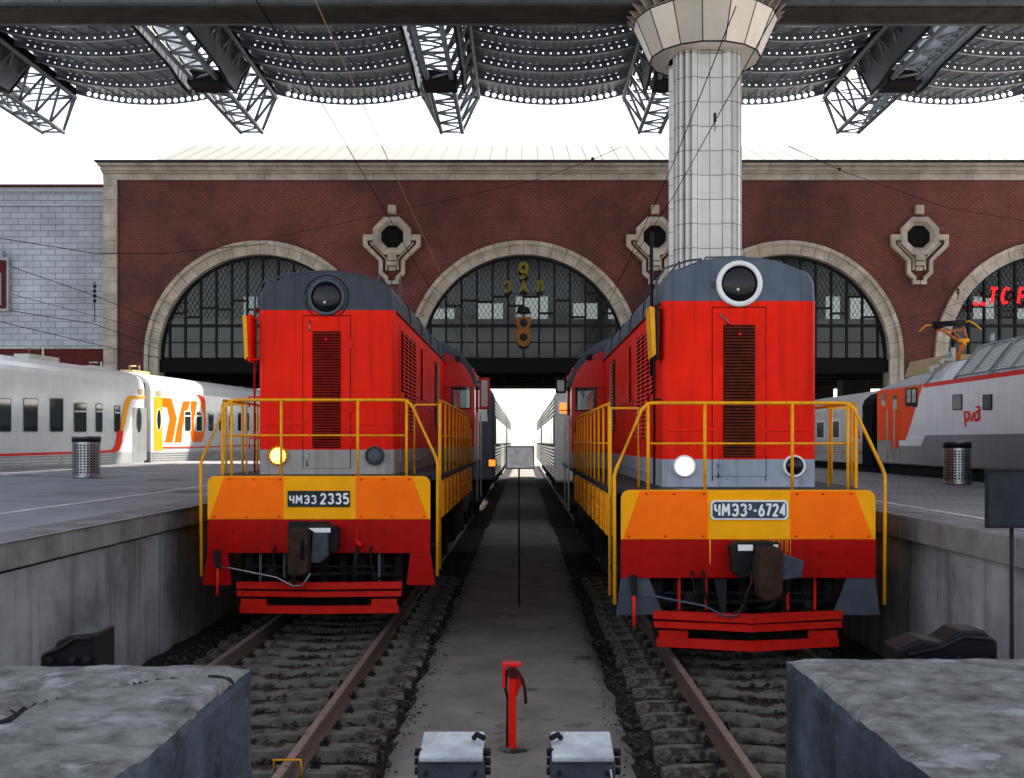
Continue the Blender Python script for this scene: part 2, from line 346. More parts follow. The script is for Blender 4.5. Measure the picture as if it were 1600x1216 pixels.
def pieces(o):
    """separate the loose pieces of a part into parts of their own, same name and parent"""
    bm = bmesh.new(); bm.from_mesh(o.data); bm.verts.ensure_lookup_table(); seen = set(); comps = []
    for v in bm.verts:
        if v.index in seen: continue
        st = [v]; seen.add(v.index); c = []
        while st:
            q_ = st.pop(); c.append(q_.index)
            for e in q_.link_edges:
                w_ = e.other_vert(q_)
                if w_.index not in seen: seen.add(w_.index); st.append(w_)
        comps.append(set(c))
    bm.free()
    if len(comps) < 2: return
    me0 = o.data; base = o.name.split('.')[0]
    for i, c in enumerate(comps):
        ids = sorted(c); mp = {a_: k for k, a_ in enumerate(ids)}
        polys = [p for p in me0.polygons if p.vertices[0] in c]
        me = bpy.data.meshes.new(base); me.from_pydata([me0.vertices[a_].co for a_ in ids], [], [tuple(mp[a_] for a_ in p.vertices) for p in polys])
        for mt in me0.materials: me.materials.append(mt)
        me.polygons.foreach_set('material_index', [p.material_index for p in polys]); me.polygons.foreach_set('use_smooth', [p.use_smooth for p in polys]); me.update()
        if i == 0: first = me; continue
        n_ = bpy.data.objects.new(base, me); COL.objects.link(n_); n_.parent = o.parent; n_.matrix_local = o.matrix_local
        for md in o.modifiers:
            if md.type == 'BEVEL': q_ = n_.modifiers.new('bevel', 'BEVEL'); q_.width = md.width; q_.segments = md.segments; q_.limit_method = 'ANGLE'; q_.angle_limit = md.angle_limit
    o.data = first

# ================================================================= GROUND AND TRACK BED
RZ = 0.0                                            # rail head level
g = MB(); g.add([(-1500, -300, -.62), (1500, -300, -.62), (1500, 2500, -.62), (-1500, 2500, -.62)], [(0, 1, 2, 3)])
struct('ground', g, m_grnd, fix=False)
def nsheet(x0, x1, y0, y1, z, dx, amp, sc, edge=None):
    nx = max(2, int((x1-x0)/dx)+1); ny = max(2, int((y1-y0)/dx)+1); G = []
    for j in range(ny):
        y = y0+(y1-y0)*j/(ny-1); row = []
        for i in range(nx):
            x = x0+(x1-x0)*i/(nx-1)
            zz = z+amp*noise.fractal(Vector((x*sc, y*sc, z*7)), 1.0, 2.0, 4)
            if edge: zz += edge(x, y, i, nx)
            row.append((x, y, zz))
        G.append(row)
    return G
g = MB()
g.smooth = True
g.sheet(nsheet(-4.55, 4.45, 2.0, 34.0, -.262, .09, .035, 2.2)); g.smooth = False
g.sheet(nsheet(-4.55, 4.45, 34.0, 120.0, -.235, 1.5, .02, .5))
struct('track_bed', g, m_grav, fix=False)
# trodden path between the tracks
def pe(x, y, i, nx):
    return -.17 if i in (0, nx-1) else 0
g = MB(); g.smooth = True
G = []
ys = [2.0+.12*k for k in range(260)]+[33.5+2*k for k in range(40)]
for y in ys:
    le = -1.14+.07*noise.noise(Vector((y*1.3, 0, 0)))+.05*noise.noise(Vector((y*4, 3, 0))); ri = .93+.07*noise.noise(Vector((y*1.3, 9, 0)))+.05*noise.noise(Vector((y*4, 5, 0)))
    row = []
    for k in range(19):
        t = k/18; x = le+(ri-le)*t
        row.append((x, y, -.135-(.13 if k in (0, 18) else .015 if k in (1, 17) else 0)+.018*noise.noise(Vector((x*2, y*2, 5)))))
    G.append(row)
g.sheet(G); struct('path', g, m_path, fix=False)

# loose stones (uncountable)
g = MB()
def stone(x, y, z, r):
    a = random.random()*6.28; vs = []
    for k in range(4): vs.append((x+r*math.cos(a+k*1.57)*random.uniform(.7, 1.2), y+r*math.sin(a+k*1.57)*random.uniform(.7, 1.2), z+random.uniform(-.2, .3)*r))
    vs.append((x+random.uniform(-.3, .3)*r, y, z+r*random.uniform(.5, .9))); vs.append((x, y, z-r*.7))
    g.add(vs, [(0, 1, 4), (1, 2, 4), (2, 3, 4), (3, 0, 4), (1, 0, 5), (2, 1, 5), (3, 2, 5), (0, 3, 5)])
for k in range(17000):
    y = 4.2+(random.random()**1.4)*22
    if random.random() < .5: x = random.uniform(-4.3, -1.08)
    else: x = random.uniform(.9, 4.2)
    stone(x, y, -.25+.03*random.random(), random.uniform(.012, .042))
for k in range(700):
    y = 4.5+(random.random()**1.4)*14; sd = random.choice((-1.05, .86)); x = sd+random.gauss(0, .1)
    stone(x, y, -.135, random.uniform(.006, .018))
tag(g.build('gravel', mat('gravel_stone', (.045, .038, .033), .9, var=.8, scale=14), fix=False), 'loose dark gravel lying between the sleepers', 'gravel', kind='stuff')

XL, XR = -2.57, 2.47
def sleeper_mesh():
    g = MB(); n = 24
    G = []
    for i in range(n+1):
        x = -1.35+2.7*i/n; d = .012*noise.noise(Vector((x*3, 0, 1)))
        ends = .02*max(0, abs(x)-1.2)/.15
        dip = .035*max(0, 1-abs(x)/.5)
        zt = -.165-dip-ends; w = .105-.02*dip/.035*.5
        G.append([(x, -w-.02, -.33), (x, -w, zt-.012+d), (x, -w+.015, zt+d*.5), (x, w-.015, zt), (x, w, zt-.012), (x, w+.02, -.33)])
    g.sheet(G)
    g.add(G[0], [(0, 1, 2, 3, 4, 5)]); g.add(G[-1], [(5, 4, 3, 2, 1, 0)])
    for sx in (-.8, .8):                             # rail pads, clips, bolts cast with it
        g.box(sx-.12, sx+.12, -.08, .08, -.17, -.155)
    me = g.build('sleeper', m_slp)
    return me
sl0 = sleeper_mesh()
def clip_mb(sx):
    g = MB()
    for s in (-1, 1):
        g.box(sx+s*.1-.035, sx+s*.1+.035, -.05, .05, -.155, -.135); g.cyl((sx+s*.11, 0, -.135), .018, .045, n=8)
    return g
clips0 = [clip_mb(s).build('rail_clip', m_dk, sl0) for s in (-.8, .8)]
first = True
for X, lab, grp in ((XL, 'weathered concrete sleeper of the track under and before the left red locomotive', 'sleepers of the track on the left'),
                    (XR, 'weathered concrete sleeper of the track under and before the right red locomotive', 'sleepers of the track on the right')):
    for k in range(30):
        y = 4.75+.55*k+random.uniform(-.03, .03)
        if first: o = sl0; first = False
        else:
            o = sl0.copy(); COL.objects.link(o)
            for c in clips0: cc = c.copy(); COL.objects.link(cc); cc.parent = o
        o.location = (X+random.uniform(-.03, .03), y, random.uniform(-.012, .008)); o.rotation_euler = (0, random.uniform(-.006, .006), random.uniform(-.02, .02))
        tag(o, lab, 'sleeper', grp)
prof = [(-.065, -.155), (.065, -.155), (.065, -.143), (.012, -.125), (.011, -.045), (.036, -.033), (.036, -.006), (.029, 0), (-.029, 0), (-.036, -.006), (-.036, -.033), (-.011, -.045), (-.012, -.125), (-.065, -.143)]
for X, tn in ((XL, 'left-hand track'), (XR, 'right-hand track')):
    for s, sn in ((-1, 'left'), (1, 'right')):
        g = MB(); g.use(m_railtop).prism([(X+s*.8+p[0], p[1]) for p in prof], 4.6, 118)
        g.use(m_railhd).box(X+s*.8-.031, X+s*.8+.031, 4.6, 118, -.012, .004)
        tag(g.build('rail'), 'rusty steel rail, the %s one of the %s' % (sn, tn), 'rail', 'track rails')

# yellow clamp on the near rail
g = MB(); X0 = XL+.8; yc = 8.15
g.tube([(X0-.09, yc, -.12), (X0-.1, yc, .02), (X0+.1, yc, .02), (X0+.11, yc, -.12)], .011, 6)
tag(g.build('rail_clamp', m_ywl), 'small yellow clamp hooked over the rail near the left block', 'rail clamp')

# ================================================================= PLATFORMS
PZ = 1.54
TD = lambda px: -21.15/((px-VX)/F-.1165)            # depth of the passenger train side seen at photo column px
def trx(D): return -17.03+.1165*(D-35.4)
g = MB()
pl = [(-4.49, 5.2), (-4.49, 120), (-6, 120)]
pts = [(-4.42, 5.2), (-4.42, 80), (trx(80)+.12, 80), (trx(20)+.12, 20), (trx(5.2)+.12, 5.2)]
g.use(m_asph).add([(x, y, PZ) for x, y in pts], [tuple(range(len(pts)-1, -1, -1))])
g.use(m_conc).add([(-4.6, 5.2, PZ-.3), (-4.6, 80, PZ-.3), (-4.6, 80, -.6), (-4.6, 5.2, -.6), (trx(5.2)+.3, 5.2, PZ-.3), (trx(5.2)+.3, 5.2, -.6), (trx(5.2)+.12, 5.2, PZ), (-4.42, 5.2, PZ)], [(0, 1, 2, 3), (0, 3, 5, 4)])
struct('platform_left', g, None, fix=False)
# grey coping along the edge, in slabs
def coping(x0, x1, y0, y1, name, m, lab):
    g = MB(); y = y0
    while y < y1:
        L = 1.5; g.box(x0, x1, y, min(y+L-.012, y1), PZ-.26+random.uniform(-.004, .004), PZ+.006+random.uniform(0, .006)); y += L
    return struct(name, g, m, bevel=.012)
coping(-4.95, -4.49, 5.2, 80, 'platform_kerb', m_cope, '')
coping(4.39, 4.85, 5.2, 80, 'platform_kerb', m_cope, '')
g = MB(); g.use(m_pave).add([(4.8, 5.2, PZ), (9.9, 5.2, PZ), (9.9, 80, PZ), (4.8, 80, PZ)], [(0, 1, 2, 3)])
g.use(m_conc).add([(4.5, 5.2, PZ-.26), (4.5, 80, PZ-.26), (4.5, 80, -.6), (4.5, 5.2, -.6), (9.9, 5.2, PZ), (9.9, 5.2, -.6), (4.5, 5.2, PZ)], [(0, 3, 2, 1), (6, 4, 5, 3)])
g.add([(9.9, 5.2, PZ), (9.9, 80, PZ), (9.9, 80, -.6), (9.9, 5.2, -.6)], [(0, 1, 2, 3)])
struct('platform_right', g, None, fix=False)
for x, wd in ((-6.25, .13), (5.15, .1)):
    g = MB(); G = []
    for k in range(150):
        y = 5.3+k*.5
        G.append([(x-wd/2+.012*noise.noise(Vector((y, x, 0))), y, PZ+.005), (x+wd/2+.012*noise.noise(Vector((y, x, 4))), y, PZ+.005)])
    g.sheet(G); struct('platform_marking', g, m_line, fix=False)
# end platform on which the camera stands
g = MB(); g.box(-30, 30, -14, 1.3, -.6, .9); struct('end_platform', g, m_asph)

# ================================================================= CONCRETE BLOCKS
def seg_d(p, a, b):
    ax, ay = a; bx, by = b; t = max(0, min(1, ((p.x-ax)*(bx-ax)+(p.y-ay)*(by-ay))/((bx-ax)**2+(by-ay)**2+1e-9)))
    return math.hypot(p.x-ax-t*(bx-ax), p.y-ay-t*(by-ay))
def block(x0, x1, y0, y1, z0, z1, seed, label, crack=None):
    n = .017; g = MB()
    def face(ox, oy, oz, ux, uy, uz, vx, vy, vz):
        U = Vector((ux, uy, uz)); V = Vector((vx, vy, vz)); O = Vector((ox, oy, oz)); nu = max(2, int(U.length/n)); nv = max(2, int(V.length/n)); G = []
        for i in range(nu+1):
            row = []
            for j in range(nv+1):
                p = O+U*i/nu+V*j/nv
                ex = min(p.x-x0, x1-p.x); ey = min(p.y-y0, y1-p.y); ez = min(p.z-z0, z1-p.z)
                q = p.copy(); s = Vector((seed, 0, 0))
                c = sorted((ex, ey, ez))
                k = max(0, 1-c[1]/.05)                 # near an edge: chipped
                ch = (.006+.022*max(0, noise.fractal(p*9+s, 1, 2, 4))+.05*max(0, noise.noise(p*3.3+s)-.15))*k
                cen = Vector(((x0+x1)/2, (y0+y1)/2, (z0+z1)/2)); 
                q.x += -math.copysign(ch, p.x-cen.x) if ex < .09 else 0
                q.z -= ch if z1-p.z < .09 else 0
                q.y += -math.copysign(ch, p.y-cen.y) if ey < .09 else 0
                d = .0055*noise.fractal(p*6+s, 1, 2, 5)
                if z1-p.z < 1e-4: q.z += d*1.1-.03*max(0, .12-abs(noise.noise(Vector((p.x*.9, p.y*2.2, seed)))))/.12*(.5+noise.noise(p*4))
                elif ex < 1e-4: q.x += d*.5
                else: q.y += d*.5
                if crack and z1-p.z < 1e-4:
                    dc = min(seg_d(p, a_, b_) for a_, b_ in zip(crack, crack[1:]))+.004*noise.noise(p*14)
                    if dc < .05: q.z -= .03*(1-dc/.05)
                    elif dc < .2: q.z += .008*(1-dc/.2)
                row.append(q)
            G.append(row)
        g.smooth = False; g.sheet(G)
    dx, dy, dz = x1-x0, y1-y0, z1-z0
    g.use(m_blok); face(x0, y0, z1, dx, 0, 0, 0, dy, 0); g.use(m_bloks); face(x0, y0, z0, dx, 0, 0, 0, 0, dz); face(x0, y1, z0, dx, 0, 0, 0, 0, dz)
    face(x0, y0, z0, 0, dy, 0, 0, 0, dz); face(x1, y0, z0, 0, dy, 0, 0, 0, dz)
    o = g.build('concrete_block')
    if crack:
        o.data.materials.append(mat('crack_dark', (.018, .018, .02), .95, var=.4, scale=20))  # darker material along the crack line
        for p in o.data.polygons:
            c_ = p.center
            if p.material_index == 0 and c_.z > z1-.2 and min(seg_d(c_, a_, b_) for a_, b_ in zip(crack, crack[1:]))+.005*noise.noise(c_*10) < .021: p.material_index = 2
    return tag(o, label, 'concrete block', 'concrete buffer blocks at the track ends')
block(-4.4, -1.095, 1.5, 4.42, -.5, 1.50, 3, 'worn concrete block across the end of the left track, cracked top with a dark seam', [(-1.9, 3.25), (-1.69, 3.49), (-1.715, 3.7), (-1.63, 3.95), (-1.44, 4.16), (-1.25, 4.22), (-1.1, 4.23)])
block(1.09, 4.2, 1.5, 4.56, -.5, 1.50, 11, 'worn concrete block across the end of the right track, chipped edge beside the sloping face')
# black iron brackets on the far edge of the blocks
def bracket(pxs, D, label, flip):
    t = thing('buffer_bracket', label, 'iron bracket', at((pxs[0]+pxs[1])/2, 1030, D)); W = (pxs[1]-pxs[0])/F*D
    g = MB(); h = .125
    if flip:
        g.prism([(-W/2, -.08), (-W/2, .045), (-W*.25, .085), (-.02, .07), (.06, .125), (W*.38, .12), (W/2, .08), (W/2, -.08)], 0, .2)
    else:
        g.prism([(-W/2, -.08), (-W/2, .02), (-W*.25, .05), (-W*.22, .075), (W*.0, .1), (W/2, .11), (W/2, -.08)], 0, .22)
    g.build('bracket_body', mat('glossy_black', (.006, .007, .008), .42, var=0), t, bevel=.014, seg=3)
    g = MB(); g.tube([(-W*.4, -.01, .02), (-W*.1, -.015, .05), (W*.15, -.01, .09 if not flip else .1), (W*.42, -.01, .09)], .009, 6); g.build('edge_rib', m_blk, t)
    g = MB(); 
    for k in (-.3, .1, .35): g.cyl((W*k, -.02, 0), .014, .02, 'y', 8)
    g.build('bolt', m_dk, t)
bracket((62, 150), 4.62, 'black iron bracket sticking up behind the left concrete block', False)
bracket((1403, 1560), 4.78, 'wide black iron bracket sticking up behind the right concrete block', True)

# ================================================================= LOCOMOTIVES
def rail_frame(pts, r=.018): g = MB(); g.tube(pts, r, 8); return g
m_hoodL = livery('hood_livery_left', [(2.2, (.33, .31, .30)), (4.05, RED), (9, (.050, .058, .070))], .42, .02, .16, .08, (.10, .012, .006))
m_hoodR = livery('hood_livery_right', [(2.2, (.31, .34, .40)), (4.05, RED), (9, (.090, .110, .140))], .42, .02, .16, .08, (.10, .012, .006))
m_cabp = livery('cab_livery', [(2.2, (.28, .29, .31)), (9, (.66, .009, .002))], .33, .1, .1, .2)
m_skirt = mat('skirt_yellow', (.80, .33, .01), .5, var=.2, scale=3, streak=.5)

def hood_section(hw, z0, zs, ztop):
    """cross-section: straight sides, rounded shoulder, shallow arch"""
    P = [(-hw, z0), (hw, z0), (hw, zs), (hw-.015, zs+.20)]
    P += [(hw-.035, zs+.27), (hw-.075, zs+.33), (hw-.14, zs+.37), (hw-.24, zs+.40)]
    P += [(hw*.5, ztop-.045), (hw*.25, ztop-.012), (0, ztop)]
    P += [(-x, z) for x, z in reversed(P[4:-1])]+[(-hw+.015, zs+.20), (-hw, zs)]
    return P
def make_loco(X, D, dz, num, right):
    hx = .05 if right else -.04                       # hood a little off the beam's middle
    a = .75; CF, CB, E = 9.95, 12.6, 16.0
    lab = ('red shunting locomotive 6724 with a white ringed headlight and yellow railings' if right else
           'red shunting locomotive 2335 with a dark headlight and yellow railings')
    L = thing('diesel_locomotive', lab, 'locomotive', (X, D, dz), 'red shunting locomotives')
    hood_m = m_hoodR if right else m_hoodL; tg = m_gry
    inner = -1 if right else 1                        # the side that faces the path
    # ---- hood
    g = MB(); g.prism([(hx+x, z) for x, z in hood_section(.9, 1.79, 4.05, 4.58)], a, CF)
    hood = g.build('hood', hood_m, L, bevel=.06, seg=5, angle=50)
    # roof seams, gutters
    g = MB()
    for yy in (2.75, 4.6, 6.4, 8.2):
        P = hood_section(.905, 4.0, 4.05, 4.58); P = [(hx+x, z) for x, z in P[2:]]
        for i in range(len(P)-1): g.tube([(P[i][0]*1.0, yy, P[i][1]+.004), (P[i+1][0], yy, P[i+1][1]+.004)], .014, 5)
    g.build('roof_seam', m_blk, hood)
    g = MB()
    for s in (-1, 1): g.box(hx+s*.9, hx+s*.935, a+.12, CF, 4.03, 4.055)
    g.build('gutter', m_gry, hood)
    # roof walkway rail and roof hatch
    g = MB(); zr = 4.62
    g.tube([(hx+.12, a+.35, 4.58), (hx+.12, a+.3, zr), (hx-.34, a+.3, zr-.01), (hx-.38, a+.3, 4.52)], .013, 6)
    g.tube([(hx-.4, a+.25, 4.58), (hx-.55, a+.2, 4.56), (hx-.86, a+.12, 4.45), (hx-.96, a+.05, 4.3), (hx-.965, a+.03, 3.95)], .016, 6)
    for s in (-1, 1): g.tube([(hx+s*.62, a+.5, 4.5), (hx+s*.62, a+.55, 4.60), (hx+s*.62, 8, 4.60), (hx+s*.62, 8.05, 4.48)], .012, 6)
    g.build('roof_rail', m_gry, L)
    g = MB(); g.box(hx-.35, hx+.35, a+.6, a+1.8, 4.5, 4.61); g.box(hx-.42, hx+.42, a+3.1, a+4.4, 4.5, 4.63); g.build('roof_hatch', m_gry, L, bevel=.02)
    g = MB(); g.cyl((hx-.1, 7.2, 4.5), .16, .2, n=20); g.build('exhaust_stack', m_blk, L)
    if not right:
        g = MB(); g.tube([(hx+.82, 2.2, 4.3), (hx+.82, 2.2, 4.75)], .01, 5); g.tube([(hx+.74, 2.6, 4.3), (hx+.77, 2.6, 4.8)], .01, 5); g.build('whip_aerial', m_gry, L)
    else:
        g = MB(); g.tube([(hx-.97, 1.2, 3.2), (hx-.97, 1.2, 4.95)], .022, 6); g.build('whip_aerial', m_blk, L)
    # ---- big headlight
    cz = 4.25 if right else 4.22; ring = .27 if right else .245; ln = .21 if right else .2
    hl = MB(); hl.lathe([(ln, -.035), (ln+.01, -.05), (ring-.005, -.045), (ring, -.03), (ring, .06)], (hx+.0, a, cz), 'y', 40)
    hlo = hl.build('headlight', m_wht if right else m_gry, L)
    g = MB(); g.lathe([(0, -.045), (ln*.5, -.04), (ln*.85, -.028), (ln, -.012), (ln, .03)], (hx, a, cz), 'y', 36); g.build('lens', m_lens, hlo)
    g = MB(); g.lathe([(.0, -.0485), (.016, -.048)], (hx-.02, a, cz-.07), 'y', 12); g.build('bulb_glint', m_steel, hlo)
    g = MB(); g.tube([(hx-ring-.03, a-.02, cz+.03), (hx-ring-.03, a-.02, cz-.05)], .012, 6); g.cyl((hx+.06, a-.05, cz+ring+.005), .018, .06, 'y', 8); g.build('headlight_latch', m_gry, hlo)
    if not right:
        g = MB(); g.lathe([(.285, -.004), (.29, -.012), (.30, -.004)], (hx, a, cz), 'y', 36); g.build('ring_seal', m_blk, hlo)
    # ---- small lower lamps
    for s in (-1, 1):
        lit = s < 0
        lm = MB(); lm.lathe([(.105, -.02), (.108, -.05), (.128, -.05), (.13, .03)], (hx+s*.64, a, 2.12), 'y', 28)
        o = lm.build('marker_lamp', (m_wht if right else m_gry if s > 0 else m_yel), L)
        g = MB(); g.lathe([(0, -.06), (.05, -.054), (.09, -.04), (.108, -.02), (.108, 0)], (hx+s*.64, a, 2.12), 'y', 24)
        g.build('lens', (m_lampw if right else m_lampy) if lit else (m_lens if right else m_gry), o)
        if lit and not right or (not lit and not right):
            g = MB()
            for k in range(16): g.box(hx+s*.64+.118*math.cos(k*.3927)-.008, hx+s*.64+.118*math.cos(k*.3927)+.008, a-.055, a-.05, 2.12+.118*math.sin(k*.3927)-.008, 2.12+.118*math.sin(k*.3927)+.008)
            g.build('lamp_stud', m_dk, o)
    # ---- front door with louvre
    g = MB(); g.box(hx-.31, hx+.31, a-.012, a+.02, 2.0 if right else 1.95, 3.97); d = g.build('front_door', hood_m, L, bevel=.006)
    g = MB()
    for x0, x1, z0, z1 in ((-.318, -.308, 1.95, 3.975), (.308, .318, 1.95, 3.975), (-.318, .318, 3.972, 3.982)): g.box(hx+x0, hx+x1, a-.006, a+.01, z0, z1)
    g.build('door_gap', m_void, d)
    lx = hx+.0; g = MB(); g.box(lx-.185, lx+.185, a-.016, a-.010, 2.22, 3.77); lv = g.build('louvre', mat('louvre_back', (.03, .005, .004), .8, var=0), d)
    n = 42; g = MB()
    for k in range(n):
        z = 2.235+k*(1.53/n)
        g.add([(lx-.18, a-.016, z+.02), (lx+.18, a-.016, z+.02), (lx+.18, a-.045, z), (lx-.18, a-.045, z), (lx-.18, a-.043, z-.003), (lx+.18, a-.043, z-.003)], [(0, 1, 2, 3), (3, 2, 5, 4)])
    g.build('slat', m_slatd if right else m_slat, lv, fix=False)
    g = MB(); g.tube([(hx-.22, a-.015, 3.9), (hx-.22, a-.05, 3.89), (hx-.13 if right else hx-.22, a-.05, 3.78), (hx-.13 if right else hx-.22, a-.015, 3.77)], .012, 6)
    g.tube([(hx-.25, a-.015, 2.14), (hx-.25, a-.05, 2.12), (hx-.25, a-.05, 2.0), (hx-.25, a-.015, 1.99)], .012, 6)
    g.build('door_handle', m_red if False else m_steel, d)
    g = MB(); g.cyl((lx, a-.065, 3.66), .018, .03, 'y', 8)
    for zz in (3.6, 2.75, 2.3): g.box(hx+.31, hx+.335, a-.03, a, zz-.06, zz+.06)
    g.build('door_hinge', m_red, d)
    g = MB(); g.box(hx-.83, hx+.83, a-.01, a+.01, 2.525, 2.56); g.build('shadow_band_rib', m_red, hood, bevel=.005)  # thin rib standing in for the soft shadow band across the hood
    # ---- side doors with louvre rows (both sides)
    for s in (-1, 1):
        xs = hx+s*.9; y = 1.3
        for k, (wd, kind) in enumerate(((.5, 'top'), (.55, 'full'), (.55, 'full'), (.55, 'full'), (.75, 'plain'), (.4, 'top'), (.8, 'plain'), (.8, 'plain'), (.8, 'plain'), (.9, 'grid'), (.55, 'plain'))):
            if y+wd > CF-.1: break
            g = MB(); g.box(min(xs, xs+s*.02), max(xs, xs+s*.02), y+.02, y+wd-.02, 2.0, 3.93); d = g.build('side_door', hood_m, L, bevel=.008)
            if kind != 'plain':
                z0 = 3.0 if kind == 'top' else 2.45 if kind == 'full' else 2.6
                g = MB(); nn = int((3.85-z0)/.055)
                g.use(m_void).box(min(xs+s*.02, xs+s*.024), max(xs+s*.02, xs+s*.024), y+.07, y+wd-.07, z0, 3.85)
                g.use(m_steel if kind == 'grid' else m_red)
                for q in range(nn):
                    z = z0+.055*q
                    g.add([(xs+s*.024, y+.06, z+.06), (xs+s*.024, y+wd-.06, z+.06), (xs+s*.058, y+wd-.06, z+.012), (xs+s*.058, y+.06, z+.012)], [(0, 1, 2, 3)])
                g.build('louvre', None, d, fix=False)
            else:
                g = MB(); g.tube([(xs+s*.02, y+.1, 3.0), (xs+s*.06, y+.1, 3.0), (xs+s*.06, y+.1, 2.85), (xs+s*.02, y+.1, 2.85)], .01, 5); g.build('door_handle', m_gry, d)
            y += wd
    # corner pipe, hinges, coloured side board
    cs = -1
    g = MB(); g.tube([(hx+cs*.95, a+.1, 4.1), (hx+cs*.98, a+.1, 3.9), (hx+cs*.98, a+.1, 1.9)], .014, 6); g.build('corner_pipe', m_blk if right else m_dred, L)
    g = MB()
    for zz in (3.95, 3.4, 2.9, 2.4): g.tube([(hx+cs*.9, a+.05, zz), (hx+cs*1.0, a+.02, zz)], .012, 5)
    g.build('grab_bracket', m_dk if right else m_red, L)
    sb = thing_part('side_board', L)
    g = MB(); bx = hx-1.03 if right else hx-1.06
    g.add([(bx-.03, a-.12, 3.98), (bx+.03, a-.12, 3.96), (bx+.045, a-.12, 3.42), (bx, a-.12, 3.38), (bx-.03, a+.3, 3.98), (bx+.03, a+.3, 3.96), (bx+.045, a+.3, 3.42), (bx, a+.3, 3.38)],
          [(0, 1, 2, 3), (7, 6, 5, 4), (0, 3, 7, 4), (1, 5, 6, 2), (0, 4, 5, 1), (3, 2, 6, 7)]); g.build('board_edge', m_ywl, sb, bevel=.006)
    g = MB(); g.box(bx+.035, bx+.075, a-.1, a+.26, 3.36, 3.99); g.build('board_back', m_dk if right else m_red, sb, bevel=.008)
    if not right:
        g = MB()
        for zz in (2.9, 2.35): g.tube([(hx-.9, a+.1, zz), (hx-1.02, a-.02, zz), (hx-1.02, a-.02, zz-.14)], .014, 6)
        g.build('grab_handle', m_red, L)
    # ---- deck and beam
    g = MB(); g.box(-1.33, 1.33, .012, E, 1.79, 1.875); g.box(-1.47, -1.33, .85, E, 1.79, 1.872); g.box(1.33, 1.47, .85, E, 1.79, 1.872); g.build('deck', m_deck, L, bevel=.008)
    g = MB(); hw = 1.4; r = .1
    cor = [(hw-r+r*math.cos(t), 1.875-r+r*math.sin(t)) for t in [k*math.pi/12 for k in range(7)]]
    P = [(-hw, 1.33), (hw, 1.33)]+cor+[(-x, z) for x, z in reversed(cor)]
    g.prism(P, -.012, .012); bp = g.build('beam_plate', m_yel, L, bevel=.004)
    g = MB(); g.prism([(-1.19, 1.862), (-.447, 1.862), (-.447, 1.336), (-1.375, 1.336)], -.018, -.012); g.prism([(.465, 1.862), (1.17, 1.862), (1.37, 1.336), (.465, 1.336)], -.018, -.012)
    for k, (aa, bb) in enumerate((((-1.19, -.447), (-1.375, -.447)), ((.465, 1.17), (.465, 1.37)))):
        g = MB(); g.prism([(aa[0], 1.862), (aa[1], 1.862), (bb[1], 1.336), (bb[0], 1.336)], -.018, -.0125)
        q = g.build('orange_panel', m_org, L, bevel=.002)
        h = MB()
        for x in (aa[0]+.07, (aa[0]+aa[1])/2, aa[1]-.04): h.cyl((x, -.022, 1.83), .012, .01, 'y', 8)
        for x in (bb[0]+.06, (bb[0]+bb[1])/2, bb[1]-.05): h.cyl((x, -.022, 1.365), .012, .01, 'y', 8)
        h.build('screw', m_dred, q)
    # red lower beam
    g = MB(); g.use(m_dred)
    g.box(-1.4, 1.4, -.016, .05, .907, 1.328)
    if right:
        b_ = g.build('beam_red', None, L, bevel=.004)
        for s in (-1, 1):
            g = MB(); xo = 1.45; g.prism([(s*1.4, .905), (s*1.09, .905), (s*.93, .50), (s*xo, .50)], .0, .02); g.build('step_plate', m_stp, L)
            g = MB(); g.box(min(s*1.1, s*1.5), max(s*1.1, s*1.5), .05, .7, .5, .53); g.box(min(s*1.15, s*1.46), max(s*1.15, s*1.46), .1, .7, .95, .98); g.build('step', m_dk, L)
    else:
        b_ = g.build('beam_red', None, L, bevel=.004)
        for s in (-1, 1):
            g = MB(); g.prism([(s*1.4, .905), (s*1.15, .905), (s*1.10, .505), (s*1.46, .505)], -.016, .03); g.build('step_plate', m_dred, L)
            g = MB(); g.box(min(s*1.1, s*1.5), max(s*1.1, s*1.5), .05, .7, .5, .53); g.box(min(s*1.15, s*1.46), max(s*1.15, s*1.46), .1, .7, .95, .98); g.build('step', m_dk, L)
    g = MB()
    for x in (-1.09, -.79, .80, 1.10):
        for z in (1.19, .99): g.cyl((x, -.034, z), .028, .02, 'y', 8, smooth=False); g.cyl((x, -.04, z), .014, .01, 'y', 8)
    g.build('bolt', m_dred, b_)
    if right:                                        # yellow paint runs over the red beam
        g = MB(); rr = random.Random(4)
        for k in range(20):
            x = -.07+k*.028+rr.uniform(-.008, .008) if k > 0 else -.42; ln_ = rr.uniform(.05, .17) if k < 12 else rr.uniform(.12, .24)
            if k == 0: ln_ = .27
            ww = .004 if k else .009
            g.add([(x-ww, -.0175, 1.33), (x+ww, -.0175, 1.33), (x+ww*.5, -.0175, 1.33-ln_), (x-ww*.5, -.0175, 1.33-ln_)], [(0, 1, 2, 3)])
        g.build('paint_run', m_ywl, b_, fix=False)
    # number plate
    if right:
        g = MB(); c = .03; W, H, cz_ = .425, .107, 1.655
        P = [(-W+c, cz_-H), (W-c, cz_-H), (W, cz_-H+c), (W, cz_+H-c), (W-c, cz_+H), (-W+c, cz_+H), (-W, cz_+H-c), (-W, cz_-H+c)]
        g.prism([(x+.01, z) for x, z in P], -.032, -.019); np_ = g.build('number_plate', m_wht, L, bevel=.003)
        P = [(x*(1-.045)+.01, cz_+(z-cz_)*.84) for x, z in P]
        g = MB(); g.prism(P, -.0345, -.0325); g.build('plate_field', mat('plate_blue_grey', (.045, .06, .085), .5, var=.15), np_)
        lettering('plate_lettering', 'ЧМЭЗ', .122, m_wht, np_, (-.202, -.035, cz_), .20, .88, .15)
